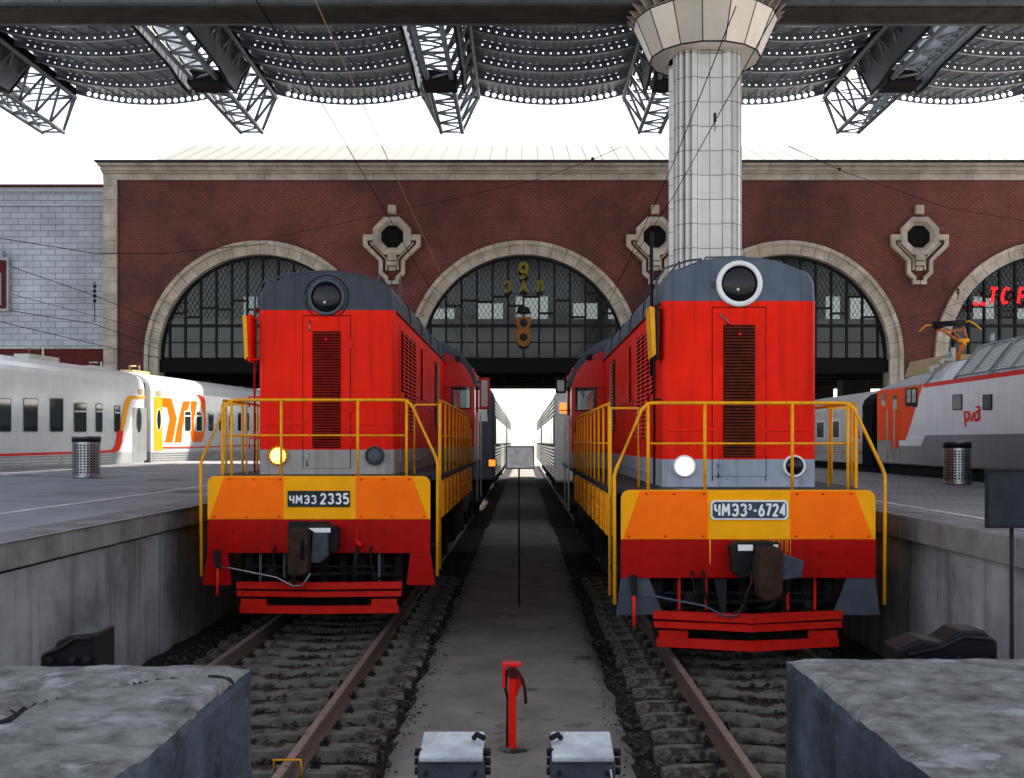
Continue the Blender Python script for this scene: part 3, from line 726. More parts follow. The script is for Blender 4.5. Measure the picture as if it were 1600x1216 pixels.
        lettering('plate_lettering', 'Э', .055, m_wht, np_, (.012, -.035, cz_+.032), .26, 1.0)
        lettering('plate_lettering', '-6724', .122, m_wht, np_, (.228, -.035, cz_), .20, .75, .13)
    else:
        g = MB(); g.box(-.39, .39, -.03, -.019, 1.487, 1.69); np_ = g.build('number_plate', mat('plate_black', (.02, .028, .035), .35, var=.2), L, bevel=.003)
        lettering('plate_lettering', 'ЧМЭЗ', .095, m_wht, np_, (-.2, -.031, 1.58), .21, 1.08, .14)
        lettering('plate_lettering', '2335', .12, m_wht, np_, (.2, -.031, 1.59), .20, .93, .14)
    # ---- coupler
    cx = .12 if right else -.08
    cp = thing_part('coupler', L)
    g = MB(); g.box(cx-.15, cx+.15, -.3, .3, .93, 1.2); g.box(cx-.3, cx+.22, -.06, -.0165, .95, 1.31); g.build('coupler_shank', m_blk, cp, bevel=.02)
    if right:
        g = MB(); g.prism([(cx-.11, .77), (cx-.06, .73), (cx+.03, .735), (cx+.13, .79), (cx+.14, 1.25), (cx+.1, 1.29), (cx-.11, 1.28), (cx-.13, 1.0)], -.56, -.28); g.build('coupler_head', m_rust, cp, bevel=.02)
        g = MB(); g.prism([(cx+.14, .92), (cx+.16, 1.22), (cx+.40, 1.13), (cx+.37, .99), (cx+.39, .96)], -.40, -.2); g.build('coupler_jaw', m_box, cp, bevel=.02)
        g = MB(); g.prism([(cx-.34, 1.0), (cx-.36, 1.28), (cx-.3, 1.325), (cx+.06, 1.335), (cx+.15, 1.3), (cx+.16, 1.24), (cx-.12, 1.24), (cx-.14, .95), (cx-.24, .93)], -.3, -.06); g.build('coupler_hood', m_blk, cp, bevel=.02)
        g = MB(); g.box(cx-.29, cx-.13, -.306, -.3, 1.235, 1.3); g.box(cx+.09, cx+.14, -.306, -.3, 1.25, 1.3); g.build('white_patch', m_wht, cp)
    else:
        g = MB(); g.prism([(cx-.20, .71), (cx-.16, .69), (cx-.0, .69), (cx+.05, .74), (cx+.05, 1.18), (cx+.02, 1.25), (cx-.15, 1.26), (cx-.2, 1.22)], -.56, -.3); g.build('coupler_head', m_rust, cp, bevel=.025)
        g = MB(); g.box(cx-.04, cx+.01, -.568, -.555, .88, 1.12); g.build('coupler_slot', m_void, cp)
        g = MB(); g.prism([(cx+.05, .82), (cx+.08, 1.22), (cx+.26, 1.19), (cx+.26, .90), (cx+.16, .82)], -.42, -.2); g.build('coupler_jaw', m_box, cp, bevel=.02)
        g = MB(); g.prism([(cx-.02, 1.2), (cx-.02, 1.275), (cx+.3, 1.275), (cx+.36, 1.24), (cx+.36, .95), (cx+.26, .93), (cx+.24, 1.19)], -.3, -.05); g.build('coupler_hood', m_blk, cp, bevel=.02)
        g = MB(); g.add([(cx+.03, -.43, 1.255), (cx+.3, -.43, 1.255), (cx+.3, -.43, 1.20), (cx+.11, -.43, 1.20)], [(0, 1, 2, 3)]); g.build('white_patch', m_wht, cp, fix=False)
    # uncoupling lever, chain, hoses
    g = MB(); lx0 = -1.28
    g.tube([(lx0+.1, -.1, .74), (lx0+.2, -.12, .73), (-.5, -.16, .62), (-.29, -.18, .515), (-.16, -.2, .52), (-.07, -.22, .68)], .013, 6)
    g.build('uncoupling_lever', m_gry if right else m_steel, L)
    g = MB(); g.tube([(lx0+.02, -.05, .72), (lx0+.02, -.08, .38)], .02, 6); g.build('lever_handle', m_post, L)
    g = MB(); g.prism([(-.40, .907), (-.26, .907), (-.27, .5), (-.31, .5)], -.14, -.12); g.build('lever_bracket', m_dk, L)
    g = MB(); g.prism([(lx0-.03, .95), (lx0+.05, .95), (lx0+.06, .7), (lx0, .7)], -.06, -.04); g.build('lever_bracket', m_dk, L)
    g = MB(); pts = [(cx-.14, -.3, 1.02), (cx-.15, -.34, .9), (cx-.2, -.3, .75), (cx-.22, -.25, .62), (-.2, -.2, .55)]; g.tube(pts, .014, 6); g.build('chain', m_rust, L)
    g = MB(); hxx = .5 if not right else .42
    g.tube([(hxx, -.05, 1.03), (hxx+.0, -.12, .95), (hxx-.03, -.14, .78), (hxx-.04 if not right else hxx-.2, -.12, .6), (hxx+.03 if not right else .1, .1, .55)], .03, 8); g.build('air_hose', m_blk, L)
    g = MB(); g.tube([(hxx, -.02, 1.02), (hxx, -.09, 1.05), (hxx+.04, -.1, 1.0)], .03, 8); g.tube([(hxx-.02, -.08, 1.05), (hxx-.0, -.1, 1.2)], .008, 5); g.build('air_cock', m_post if not right else m_dred, L)
    for xh in ((-.62, -.5) if right else (.66, -.55)):
        g = MB(); g.tube([(xh, -.03, .98), (xh, -.1, .93), (xh+.01, -.12, .76), (xh+.05, -.1, .62), (xh+.12, -.02, .58)], .017, 6); g.build('air_hose', m_blk, L)
    g = MB()
    for k in range(9): g.box(-1.0+k*.24, -.9+k*.24, .3+.05*(k % 2), .36+.05*(k % 2), .35, .9)
    g.tube([(-1, .2, .62), (-.3, .22, .6), (.4, .2, .63), (1, .25, .6)], .025, 6); g.tube([(-.9, .15, .72), (.9, .15, .72)], .018, 6)
    g.cyl((-.62, .12, .66), .06, .1, 'y', 12); g.cyl((.7, .12, .6), .05, .1, 'y', 12)
    g.build('underframe_pipe', m_dk, L)
    # ---- pilot
    pt = thing_part('pilot', L)
    def vbar(z0, z1, hw, name='pilot_bar', yc=(-.2 if right else -.08), flange=True, ye=0.0):
        dz_ = .02 if right else .0
        g = MB(); g.add([(-hw, ye, z0), (0, yc, z0-dz_), (hw, ye, z0), (-hw, ye, z1), (0, yc, z1-dz_*.4), (hw, ye, z1)], [(0, 1, 4, 3), (1, 2, 5, 4)])
        g.add([(-hw, ye+.05, z0), (0, yc+.05, z0-dz_), (hw, ye+.05, z0), (-hw, ye+.05, z1), (0, yc+.05, z1-dz_*.4), (hw, ye+.05, z1)], [(1, 0, 3, 4), (2, 1, 4, 5)])
        g.add([(-hw, ye, z1), (0, yc, z1-dz_*.4), (hw, ye, z1), (hw, ye+.05, z1), (0, yc+.05, z1-dz_*.4), (-hw, ye+.05, z1)], [(0, 1, 4, 5), (1, 2, 3, 4)])
        g.add([(-hw, ye-.02, z0), (0, yc-.02, z0-dz_), (hw, ye-.02, z0), (hw, ye+.05, z0), (0, yc+.05, z0-dz_), (-hw, ye+.05, z0)], [(0, 1, 4, 5), (1, 2, 3, 4)])
        g.add([(-hw, ye-.02, z0), (0, yc-.02, z0-dz_), (hw, ye-.02, z0), (-hw, ye-.02, z0+.012), (0, yc-.02, z0-dz_+.012), (hw, ye-.02, z0+.012)], [(0, 1, 4, 3), (1, 2, 5, 4)])
        for s in (-1, 1): g.add([(s*hw, ye, z0), (s*hw, ye+.05, z0), (s*hw, ye+.05, z1), (s*hw, ye, z1)], [(0, 1, 2, 3)])
        return g.build(name, m_dred2, pt, fix=False)
    m_dred2 = mat('pilot_red_paint', (.55, .013, .007), .45, var=.15, scale=5, spots=((.12, .03, .02), .64, 12))
    vbar(.46, .545, 1.04); vbar(.365, .43, 1.035); vbar(.155, .25, 1.0)
    for s in (-1, 1):
        g = MB(); g.box(min(s*.66, s*.98), max(s*.66, s*.98), -.02, .04, .25, .33); g.build('pilot_lug', m_dred2, pt)
        for x in (.45, .75):
            g = MB(); g.box(s*x-.015 + (0 if s > 0 else 0), s*x+.015, .05, .08, .545, .907); g.build('pilot_hanger', m_dred2 if right else m_gry, pt)
    g = MB(); g.box(-.95, .95, .1, .2, .2, .5); g.build('pilot_back', m_void, pt)
    # ---- railings
    rl = thing_part('front_railing', L); zt = 2.825
    g = MB(); g.tube([(-1.47, -.04, .62), (-1.475, -.04, 2.03), (-1.45, -.03, 2.11), (-1.17, -.005, 2.76), (-1.10, 0, zt), (-1.03, 0, zt+.005), (1.03, 0, zt+.005), (1.10, 0, zt), (1.17, -.005, 2.76), (1.47, -.03, 2.11), (1.495, -.04, 2.03), (1.49, -.04, .62)], .02, 8)
    g.build('top_rail', m_ywl, rl)
    g = MB(); g.tube([(-1.08, 0, 2.385), (1.08, 0, 2.385)], .0135, 6); g.build('mid_rail', m_ywl, rl)
    for x in (-1.10, -.475, .487, 1.10): g = MB(); g.tube([(x, 0, 1.87), (x, 0, zt)], .018, 8); g.build('railing_post', m_ywl, rl)
    for s in (-1, 1):
        rl = thing_part('side_railing', L)
        g = MB(); xr = s*1.45
        if s == inner or True:
            g.tube([(xr, .85, .6), (xr, .85, 2.80), (xr, .92, 2.86), (xr, CF-1.0, 2.86), (xr, CF-.45, 2.75), (xr, CF-.3, 2.60)], .02, 8); g.build('top_rail', m_ywl, rl)
        g = MB(); g.tube([(xr, .9, 2.385), (xr, CF-.3, 2.385)], .0125, 6); g.build('mid_rail', m_ywl, rl)
        ny = 11
        for k in range(ny):
            yy = 1.02+k*(CF-.3-1.02)/(ny-1); g = MB(); g.tube([(xr, yy, 1.87), (xr, yy, 2.86 if yy < CF-1.1 else 2.62)], .017, 6); g.build('railing_post', m_ywl, rl)
        # short inner post of the step well and hand rail over it
        g = MB(); g.tube([(s*1.12, .82, 1.87), (s*1.12, .82, 2.80), (s*1.45, .85, 2.80)], .016, 6); g.build('step_rail', m_ywl, rl)
        # yellow skirts
        for (y0, y1) in ((1.0, 4.4), (4.55, 8.9)):
            g = MB(); x0, x1 = sorted((s*1.40, s*1.47)); g.box(x0, x1, y0, y1, 1.28, 1.786); sk = g.build('skirt_panel', m_skirt, L, bevel=.01)
            g = MB()
            for z in (1.38, 1.5, 1.62): x0, x1 = sorted((s*1.472, s*1.49)); g.box(x0, x1, y0+.08, y1-.08, z, z+.018)
            for yy in [y0+.04+k*(y1-y0-.1)/4 for k in range(5)]: g.box(*sorted((s*1.472, s*1.494)), yy, yy+.03, 1.3, 1.77)
            g.build('skirt_rib', m_skirt, sk)
    # ---- cab
    cb = thing_part('cab', L); hw = 1.5; zc = 3.72; th = .07
    def holed(axis, c0, c1, u0, u1, v0, v1, holes, name, m):
        """a wall with rectangular openings (u,v)"""
        g = MB(); us = sorted({u0, u1, *[h[0] for h in holes], *[h[1] for h in holes]}); vv = sorted({v0, v1, *[h[2] for h in holes], *[h[3] for h in holes]})
        for i in range(len(us)-1):
            for j in range(len(vv)-1):
                mu, mv = (us[i]+us[i+1])/2, (vv[j]+vv[j+1])/2
                if any(h[0] < mu < h[1] and h[2] < mv < h[3] for h in holes): continue
                if axis == 'y': g.box(us[i], us[i+1], c0, c1, vv[j], vv[j+1])
                else: g.box(c0, c1, us[i], us[i+1], vv[j], vv[j+1])
        bm_f = g; o = g.build(name, m, cb); return o
    WIN = [(-1.40, -1.03, 3.05, 3.80), (1.03, 1.40, 3.05, 3.80)]
    RWIN = [(-1.42, -.25, 2.8, 3.8), (.25, 1.42, 2.8, 3.8)]
    def cabend(y0, y1, WIN):
        o = holed('y', y0, y1, -hw, hw, 1.875, 3.9, WIN, 'cab_wall', m_cabp)
        for wn in WIN:
            g = MB(); g.box(wn[0], wn[1], y0+.03, y0+.036, wn[2], wn[3]); w_ = g.build('cab_window', m_glass, cb)
            g = MB(); t = .025
            for bx in ((wn[0]-t, wn[0], wn[2]-t, wn[3]+t), (wn[1], wn[1]+t, wn[2]-t, wn[3]+t), (wn[0], wn[1], wn[2]-t, wn[2]), (wn[0], wn[1], wn[3], wn[3]+t)): g.box(bx[0], bx[1], y0-.012, y0-.002, bx[2], bx[3])
            g.tube([(wn[0]+.05, y0-.03, wn[3]), (wn[0]+.09, y0-.03, wn[2]+.3)], .01, 5); g.tube([(wn[0]+.16, y0-.03, wn[3]), (wn[0]+.14, y0-.03, wn[2]+.25)], .012, 5)
            g.build('window_seal', m_blk, w_)
    cabend(CF, CF+th, WIN); cabend(CB-th, CB, RWIN)
    for s in (-1, 1):
        c0, c1 = sorted((s*(hw-th), s*hw))
        holed('x', c0, c1, CF+th, CB-th, 1.875, 3.85, [(CF+.5, CB-.5, 2.95, 3.62)], 'cab_wall', m_cabp)
        g = MB(); g.box(*sorted((s*(hw-.04), s*(hw-.034))), CF+.5, CB-.5, 2.95, 3.62); g.build('cab_window', m_glass, cb)
    # roof of the cab: arch
    P = [(hw+.03, 3.8)]+[((hw+.03)*math.cos(t), 3.8+.80*math.sin(t)**.85) for t in [k*math.pi/16 for k in range(1, 16)]]+[(-hw-.03, 3.8)]
    P = [(x, z-.22*(abs(x)/hw)**4) for x, z in P]
    g = MB(); g.prism(P+[(-hw+.1, 3.56), (hw-.1, 3.56)], CF-.06, CB+.06); g.build('cab_roof', m_gry, cb)
    g = MB(); P2 = [(x*.985, z-.17-.10*(1-abs(x)/hw)) for x, z in P]; g.prism(P2+[(-hw+.02, 3.5), (hw-.02, 3.5)], CF-.075, CF-.062); 
    g.build('cab_brow', m_cabp, cb)
    g = MB(); g.box(-1.4, 1.4, CF+.3, CF+1.0, 1.9, 2.75); g.box(-.3, .3, CF+1.0, CF+1.4, 1.9, 3.4); g.build('control_desk', m_void, cb)
    g = MB(); g.cyl((inner*1.15, CF-.2, 4.1), .06, .28, 'y', 14); g.tube([(inner*1.15, CF+.1, 4.0), (inner*1.15, CF-.05, 4.1)], .02, 6); g.build('horn', m_dk, cb)
    g = MB(); g.tube([(inner*1.5, CF+.4, 3.6), (inner*1.72, CF+.35, 3.7)], .012, 5); g.tube([(inner*1.5, CF+.4, 3.05), (inner*1.72, CF+.35, 3.05)], .012, 5)
    mo = g.build('mirror', m_dk, cb)
    g = MB(); g.box(*sorted((inner*1.60, inner*1.82)), CF+.3, CF+.36, 3.02 if not right else 3.4, 3.72); g.build('mirror_case', m_red if not right else m_blk, mo, bevel=.03)
    g = MB(); g.box(*sorted((inner*1.64, inner*1.78)), CF+.29, CF+.299, 3.08 if not right else 3.44, 3.66); g.build('mirror_glass', m_wing_w, mo)
    g = MB(); g.tube([(inner*1.55, CF+.3, 1.0), (inner*1.55, CF+.3, 2.95)], .017, 6); g.tube([(inner*1.55, CB-.3, 1.0), (inner*1.55, CB-.3, 2.95)], .017, 6); g.build('cab_handrail', m_wht, cb)
    # ---- rear hood
    g = MB(); g.prism([(x, z) for x, z in hood_section(.9, 1.88, 3.3, 3.7)], CB, E-.7); g.build('rear_hood', m_cabp, L, bevel=.06)
    # ---- running gear
    g = MB(); g.box(-1.3, 1.3, 6.4, 9.2, .45, 1.6); g.build('fuel_tank', m_dk, L, bevel=.06)
    g = MB(); g.box(-1.2, 1.2, .05, E, 1.33, 1.785); g.build('main_frame', m_dk, L)
    for yb in (3.2, 12.2):
        bo = thing_part('bogie', L)
        g = MB()
        for s in (-1, 1): g.box(*sorted((s*.95, s*1.15)), yb-2.5, yb+2.5, .5, .95)
        g.box(-.95, .95, yb-.5, yb+.5, .5, .9); g.build('bogie_frame', m_dk, bo, bevel=.02)
        for yy in (yb-1.9, yb, yb+1.9):
            g = MB()
            for s in (-1, 1): g.cyl((s*.80-.07, yy, .505), .5, .14, 'x', 32); g.cyl((s*.74-.015, yy, .505), .525, .03, 'x', 32); g.box(*sorted((s*1.1, s*1.25)), yy-.16, yy+.16, .36, .66)
            g.cyl((-.8, yy, .505), .09, 1.6, 'x', 12); g.build('wheelset', m_dk, bo)
    return L
def thing_part(name, parent):
    o = bpy.data.objects.new(name, None); COL.objects.link(o); o.parent = parent; o.empty_display_size = .1; return o
make_loco(XL, F/124.3, .10, '2335', False)
make_loco(XR, F/142.0, .0, '6724', True)

# ================================================================= STATION BUILDING (wall plane at depth 60)
WD = 60.0; S = F/WD
def wx(px): return (px-VX)/S
def wz(py): return EYE+(HY-py)/S
ST = thing('station_building', 'long red brick station building with stone arches behind the locomotives', 'station building')
ACX = [wx(-2), wx(408), wx(818), wx(1229), wx(1640)]; ACZ = wz(558); RI, RO = 160/S, 181/S
ACX = [a_ for a_ in ACX[1:]]
XW0, XW1 = wx(184), wx(1640)+14
ZT = wz(282); CEIL = wz(567)
def arch_wall(y, x0, x1, z0, z1, centers, cz, r, g, n=28):
    """brick skin in x-z with arched openings, down to z0"""
    xs = [x0]
    for c in centers:
        a_, b_ = max(c-r, x0), min(c+r, x1)
        if a_ > xs[-1]: g.add([(xs[-1], y, z0), (a_, y, z0), (a_, y, z1), (xs[-1], y, z1)], [(0, 1, 2, 3)])
        P = [c-r*math.cos(k*math.pi/n) for k in range(n+1)]; P = [p for p in P if p <= x1]
        for k in range(len(P)-1):
            za = cz+math.sqrt(max(0, r*r-(P[k]-c)**2)); zb = cz+math.sqrt(max(0, r*r-(P[k+1]-c)**2))
            g.add([(P[k], y, za), (P[k+1], y, zb), (P[k+1], y, z1), (P[k], y, z1)], [(0, 1, 2, 3)])
        xs.append(b_)
    if xs[-1] < x1: g.add([(xs[-1], y, z0), (x1, y, z0), (x1, y, z1), (xs[-1], y, z1)], [(0, 1, 2, 3)])
RM = (RI+RO)/2
g = MB(); arch_wall(WD, XW0, XW1, -.6, ZT, ACX, ACZ, RM, g); g.build('brick_wall', m_brick, ST, fix=False)
# cornice: stepped stone mouldings
g = MB(); xa, xb = wx(163), XW1
for z0, z1, pr in ((wz(282), wz(272), .10), (wz(272), wz(268), .22), (wz(268), wz(262), .30), (wz(262), wz(257.5), .52)):
    g.box(xa-pr*.4, xb, WD-pr-.02, WD+1.2, z0, z1)
g.build('cornice', m_stone, ST, bevel=.02)
g = MB(); g.box(xa-.3, xb, WD-.72, WD+1.2, wz(257.5)+.003, wz(255)); g.build('roof_edge', m_blk, ST)
g = MB(); g.box(wx(163), wx(184)-.002, WD-.16, WD+.5, -.6, wz(282)-.003); g.build('corner_pilaster', m_stone, ST)
# hall roof
g = MB(); zr0 = wz(255); g.add([(wx(163)+1.6, WD+1, zr0), (XW1, WD+1, zr0), (XW1, 70, at(0, 228, 70).z), (at(285, 0, 70).x, 70, at(0, 228, 70).z), (at(285, 0, 70).x, 76, at(0, 228, 70).z), (XW1, 76, at(0, 228, 70).z), (wx(163)+1.6, 82, zr0), (XW1, 82, zr0)],
  [(0, 1, 2, 3), (3, 2, 5, 4), (4, 5, 7, 6), (0, 3, 4, 6)]); g.build('hall_roof', m_hroof, ST, fix=False)
g = MB()
for k in range(70):
    x = -21+k*.95; g.add([(x, WD+1.02, zr0+.03), (x+.05, WD+1.02, zr0+.03), (x+.05, 70, at(0, 228, 70).z+.03), (x, 70, at(0, 228, 70).z+.03)], [(0, 1, 2, 3)])
g.build('roof_seam', mat('roof_seam_grey', (.21, .205, .185), .7, var=0), ST, fix=False)
# passage: ceiling slab, side piers, rear wall with high windows
zc2 = at(0, 598, 81).z
g = MB(); g.box(XW0, XW1, WD+.6, 81, CEIL+.02, CEIL+.5); g.box(XW0, XW1, WD+.1, WD+.6, CEIL-.5, CEIL+.2)
for k in range(1, 6): g.box(XW0, XW1, WD+.6+k*3.4, WD+.9+k*3.4, CEIL-.35, CEIL+.02)
for x in (-14, -9.5, -4, -1.3, 1.3, 4, 9.5, 14, 19): g.box(x-.06, x+.06, WD+.6, 81, CEIL-.22, CEIL+.02)
g.build('passage_ceiling', m_void, ST)
g = MB()
for i in range(len(ACX)+1):
    c = (ACX[i-1]+ACX[i])/2 if 0 < i < len(ACX) else (ACX[0]-7.25 if i == 0 else ACX[-1]+7.25)
    for yy in (62, 71, 79.5): g.box(c-.9, c+.9, yy, yy+1.4, -.6, CEIL)
g.build('passage_pier', m_beam, ST)
g = MB(); zz0, zz1 = 11.5, 13.3
g.box(XW0, XW1, 81, 81.4, CEIL-.4, zz0); g.box(XW0, XW1, 81, 81.4, zz1, ZT+1)
x = XW0
k = 0
while x < XW1:
    wv = random.uniform(.5, 2.0); g.box(x, x+wv, 81, 81.4, zz0, zz1); q_ = random.uniform(.8, 2.4); h_ = random.choice((0, 0, .5, .9)); g.box(x+wv, x+wv+q_, 81.05, 81.35, zz1-h_-.02, zz1); x += wv+q_; k += 1
g.build('rear_wall', m_beam, ST)
g = MB(); g.box(XW0-.4, XW0, WD+.1, 81.4, CEIL, ZT+1); g.box(XW1, XW1+.4, WD+.1, 81.4, -.6, ZT+1); g.box(XW0-.4, XW0-.01, WD+.1, 81.4, -.6, CEIL); g.build('end_wall', m_brick, ST)
g = MB(); g.box(XW0, XW1, WD+.62, 81, ZT+.6, ZT+.9); g.build('hall_ceiling', m_void, ST)
# arch surrounds with voussoir joints, windows
def ring(g, c, cz, r0, r1, y0, y1, t0=0, t1=math.pi, n=40):
    A = [(math.cos(t0+(t1-t0)*k/n), math.sin(t0+(t1-t0)*k/n)) for k in range(n+1)]
    vs = []; fs = []
    for ca, sa in A: vs += [(c+r0*ca, y0, cz+r0*sa), (c+r1*ca, y0, cz+r1*sa), (c+r1*ca, y1, cz+r1*sa), (c+r0*ca, y1, cz+r0*sa)]
    for k in range(n):
        for q in range(4): fs.append((k*4+q, k*4+(q+1) % 4, (k+1)*4+(q+1) % 4, (k+1)*4+q))
    g.add(vs, fs+[(0, 1, 2, 3), (n*4+3, n*4+2, n*4+1, n*4)])
for ai, c in enumerate(ACX):
    g = MB()
    ring(g, c, ACZ, RI, RO-.22, WD-.15, WD+.9); ring(g, c, ACZ, RO-.22, RO, WD-.26, WD+.05)
    for s in (-1, 1):
        g.box(*sorted((c+s*RI, c+s*(RO-.22))), WD-.15, WD+.9, -.6, ACZ); g.box(*sorted((c+s*(RO-.22), c+s*RO)), WD-.26, WD+.05, -.6, ACZ)
    sr = g.build('arch_surround', m_stn, ST)
    g = MB()
    for k in range(1, 24):
        t = math.pi*k/24; ca, sa = math.cos(t), math.sin(t)
        for r0, r1, yy in ((RI+.02, RO-.23, WD-.153), (RO-.21, RO-.01, WD-.263)):
            n_ = Vector((-sa, 0, ca))*.012
            p0 = Vector((c+r0*ca, yy, ACZ+r0*sa)); p1 = Vector((c+r1*ca, yy, ACZ+r1*sa)); g.add([p0-n_, p1-n_, p1+n_, p0+n_], [(0, 1, 2, 3)])
    for k in range(8):
        for s in (-1, 1): g.add([(c+s*RI, WD-.153, ACZ-k*1.0), (c+s*RO, WD-.153, ACZ-k*1.0), (c+s*RO, WD-.153, ACZ-k*1.0+.02), (c+s*RI, WD-.153, ACZ-k*1.0+.02)], [(0, 1, 2, 3)])
    g.build('stone_joint', m_dk, sr, fix=False)
    # window of the arch
    win = thing_part('arch_window', ST)
    def inside(x, z, rr=RI): return (x-c)**2+(z-ACZ)**2 < rr*rr if z > ACZ else abs(x-c) < rr
    g = MB(); yw = WD+.42; r = RI
    vs = [(c, yw, ACZ)]+[(c+r*math.cos(math.pi*k/32), yw, ACZ+r*math.sin(math.pi*k/32)) for k in range(33)]
    g.add(vs, [(0, k, k+1) for k in range(1, 33)]); g.build('window_glass', m_hglass, win, fix=False)
    g = MB(); pit = .86; ring(g, c, ACZ, RI-.14, RI, WD+.3, WD+.5)
    nm = int(RI/pit)
    for k in range(-nm, nm+1):
        x = c+k*pit; h = math.sqrt(max(0, RI*RI-(k*pit)**2)); g.box(x-.055-(pit/2 if False else 0), x+.055, yw-.1, yw+.1, CEIL-.2, ACZ+h)
        zz = wz(470+random.randint(-2, 2)*6)
        if inside(x+pit, zz) and inside(x, zz) and k % 2 == 0: g.box(x, x+pit, yw-.06, yw+.06, zz, zz+.12)
        elif inside(x+pit, zz-.6) and inside(x, zz-.6): g.box(x, x+pit, yw-.06, yw+.06, zz-.5, zz-.38)
    for py, t in ((508, .16), (534, .07), (565, .3)):
        z = wz(py); hw_ = math.sqrt(max(0, RI*RI-max(0, z-ACZ)**2)); g.box(c-hw_, c+hw_, yw-.09, yw+.09, z-t/2, z+t/2)
    g.build('mullion', m_mull, win)
    # lower panels of the window are dull opaque glass
    g = MB(); z1_ = wz(497); hw_ = RI
    vs = []
    g.add([(c-RI, yw+.02, CEIL-.2), (c+RI, yw+.02, CEIL-.2), (c+RI, yw+.02, ACZ), (c+math.sqrt(RI**2-(z1_-ACZ)**2), yw+.02, z1_), (c-math.sqrt(RI**2-(z1_-ACZ)**2), yw+.02, z1_), (c-RI, yw+.02, ACZ)], [(0, 1, 2, 3, 4, 5)])
    g.build('spandrel_glass', mat('dull_glass', (.007, .008, .009), .9, var=.5, scale=1), win, fix=False)
    # diamond lattice
    g = MB(); st = .26; zlo = z1_; Z = ACZ+RI; sl_ = 1.7
    L_ = 2*RI
    for s in (-1, 1):
        k = -80
        while k < 80:
            # line x = c + k*st + s*(z-zlo)/sl_
            pts = [];  zq = zlo
            while zq < Z:
                xq = c+k*st+s*(zq-zlo)/sl_
                if inside(xq, zq, RI-.1): pts.append((xq, zq))
                zq += .12
            if len(pts) > 1:
                (xa_, za_), (xb_, zb_) = pts[0], pts[-1]; g.add([(xa_-.013, yw-.03, za_), (xa_+.013, yw-.03, za_), (xb_+.013, yw-.03, zb_), (xb_-.013, yw-.03, zb_)], [(0, 1, 2, 3)])
            k += 1
    g.build('lattice', m_mull, win, fix=False)
# octagonal windows
def med(px):
    C = wx(px); Z = wz(370); q = thing_part('octagonal_window', ST)
    k8 = [(math.cos(R(22.5+45*k)), math.sin(R(22.5+45*k))) for k in range(8)]
    r0, r1, r2 = .66, .85, 1.12; y0, y1, y2 = WD-.05, WD-.12, WD-.3
    vs = [(C+r0*a_, WD-.03, Z+r0*b_) for a_, b_ in k8]+[(C+r1*a_, y2+.02, Z+r1*b_) for a_, b_ in k8]+[(C+r2*a_, y2, Z+r2*b_) for a_, b_ in k8]+[(C+r2*a_, WD, Z+r2*b_) for a_, b_ in k8]
    fs = [(j*8+i, j*8+(i+1) % 8, (j+1)*8+(i+1) % 8, (j+1)*8+i) for j in range(3) for i in range(8)]
    g = MB(); g.add(vs, fs); g.build('window_surround', m_stn, q)
    g = MB(); g.add([(C+r0*a_, WD-.012, Z+r0*b_) for a_, b_ in k8], [tuple(range(8))])
    for t in (-.3, 0, .3): pass
    g.build('window_pane', m_void, q, fix=False)
    g = MB(); g.box(C-.22, C+.22, WD-.3, WD, wz(336), wz(322)); g.build('keystone', m_stn, q, bevel=.02)
    P = lambda X, Y: (C+(X-970)*.263/S, wz(300+Y*.263))
    for s in (-1, 1):
        g = MB()
        O = [(858, 258), (800, 258), (800, 325), (893, 415), (893, 490), (930, 522), (930, 552), (967, 552)]
        I = [(858, 292), (825, 292), (828, 318), (916, 408), (916, 478), (948, 508), (948, 530), (967, 530)]
        O = [P(970+s*(x-970)*-1 if s > 0 else x, y) for x, y in O]; I = [P(970+s*(x-970)*-1 if s > 0 else x, y) for x, y in I]
        for i in range(len(O)-1):
            g.prism([O[i], O[i+1], I[i+1], I[i]], WD-.28, WD)
        O2 = [(865, 300), (840, 300), (843, 315), (930, 400), (930, 470)]; I2 = [(865, 312), (856, 312), (860, 322), (943, 398), (943, 462)]
        O2 = [P(970+s*(x-970)*-1 if s > 0 else x, y) for x, y in O2]; I2 = [P(970+s*(x-970)*-1 if s > 0 else x, y) for x, y in I2]
        for i in range(len(O2)-1): g.prism([O2[i], O2[i+1], I2[i+1], I2[i]], WD-.16, WD)
        g.build('stone_scroll', m_stn, q)
    g = MB()
    for (x0, y0, x1, y1) in ((945, 375, 997, 412), (942, 418, 998, 442)): (xa, za), (xb, zb) = P(x0, y0), P(x1, y1); g.box(xa, xb, WD-.34, WD, zb, za)
    (xa, za), (xb, zb) = P(950, 445), P(992, 470); g.box(xa, xb, WD-.15, WD, zb, za)
    g.build('stone_apron', m_stn, q, bevel=.02)
for px in (202, 613, 1023, 1435):
    if px > 300: med(px)
# signs behind the arch glass
sg = thing('hall_sign', 'yellow numeral 9 above small letters hanging in the middle arch window', 'sign', (wx(818), WD-.3, wz(440)))
lettering('numeral', '9', .78, m_yglow, sg, (0, 0, wz(424)-wz(440)), .26, .95, th=.05)
for dxp, ch in ((-25, 'З'), (0, 'А'), (25, 'Л')): lettering('letter', ch, .55, m_yglow, sg, (dxp/S, 0, wz(449)-wz(440)), .24, 1, th=.05)
g = MB(); g.tube([(0, .02, 1.4), (0, .02, -1.0)], .02, 5); g.tube([(-1.1, .02, -.7), (1.1, .02, -.7)], .02, 5); g.build('hanger_rod', m_mull, sg)
em = thing('hanging_emblem', 'orange double emblem of two dark roundels below the yellow numeral', 'emblem', (wx(818), WD-.35, wz(518)))
P = [(-.42, .75), (.42, .75), (.42, .42), (.3, .12), (.42, 0), (.42, -.5), (.25, -.8), (0, -.9), (-.25, -.8), (-.42, -.5), (-.42, 0), (-.3, .12), (-.42, .42)]
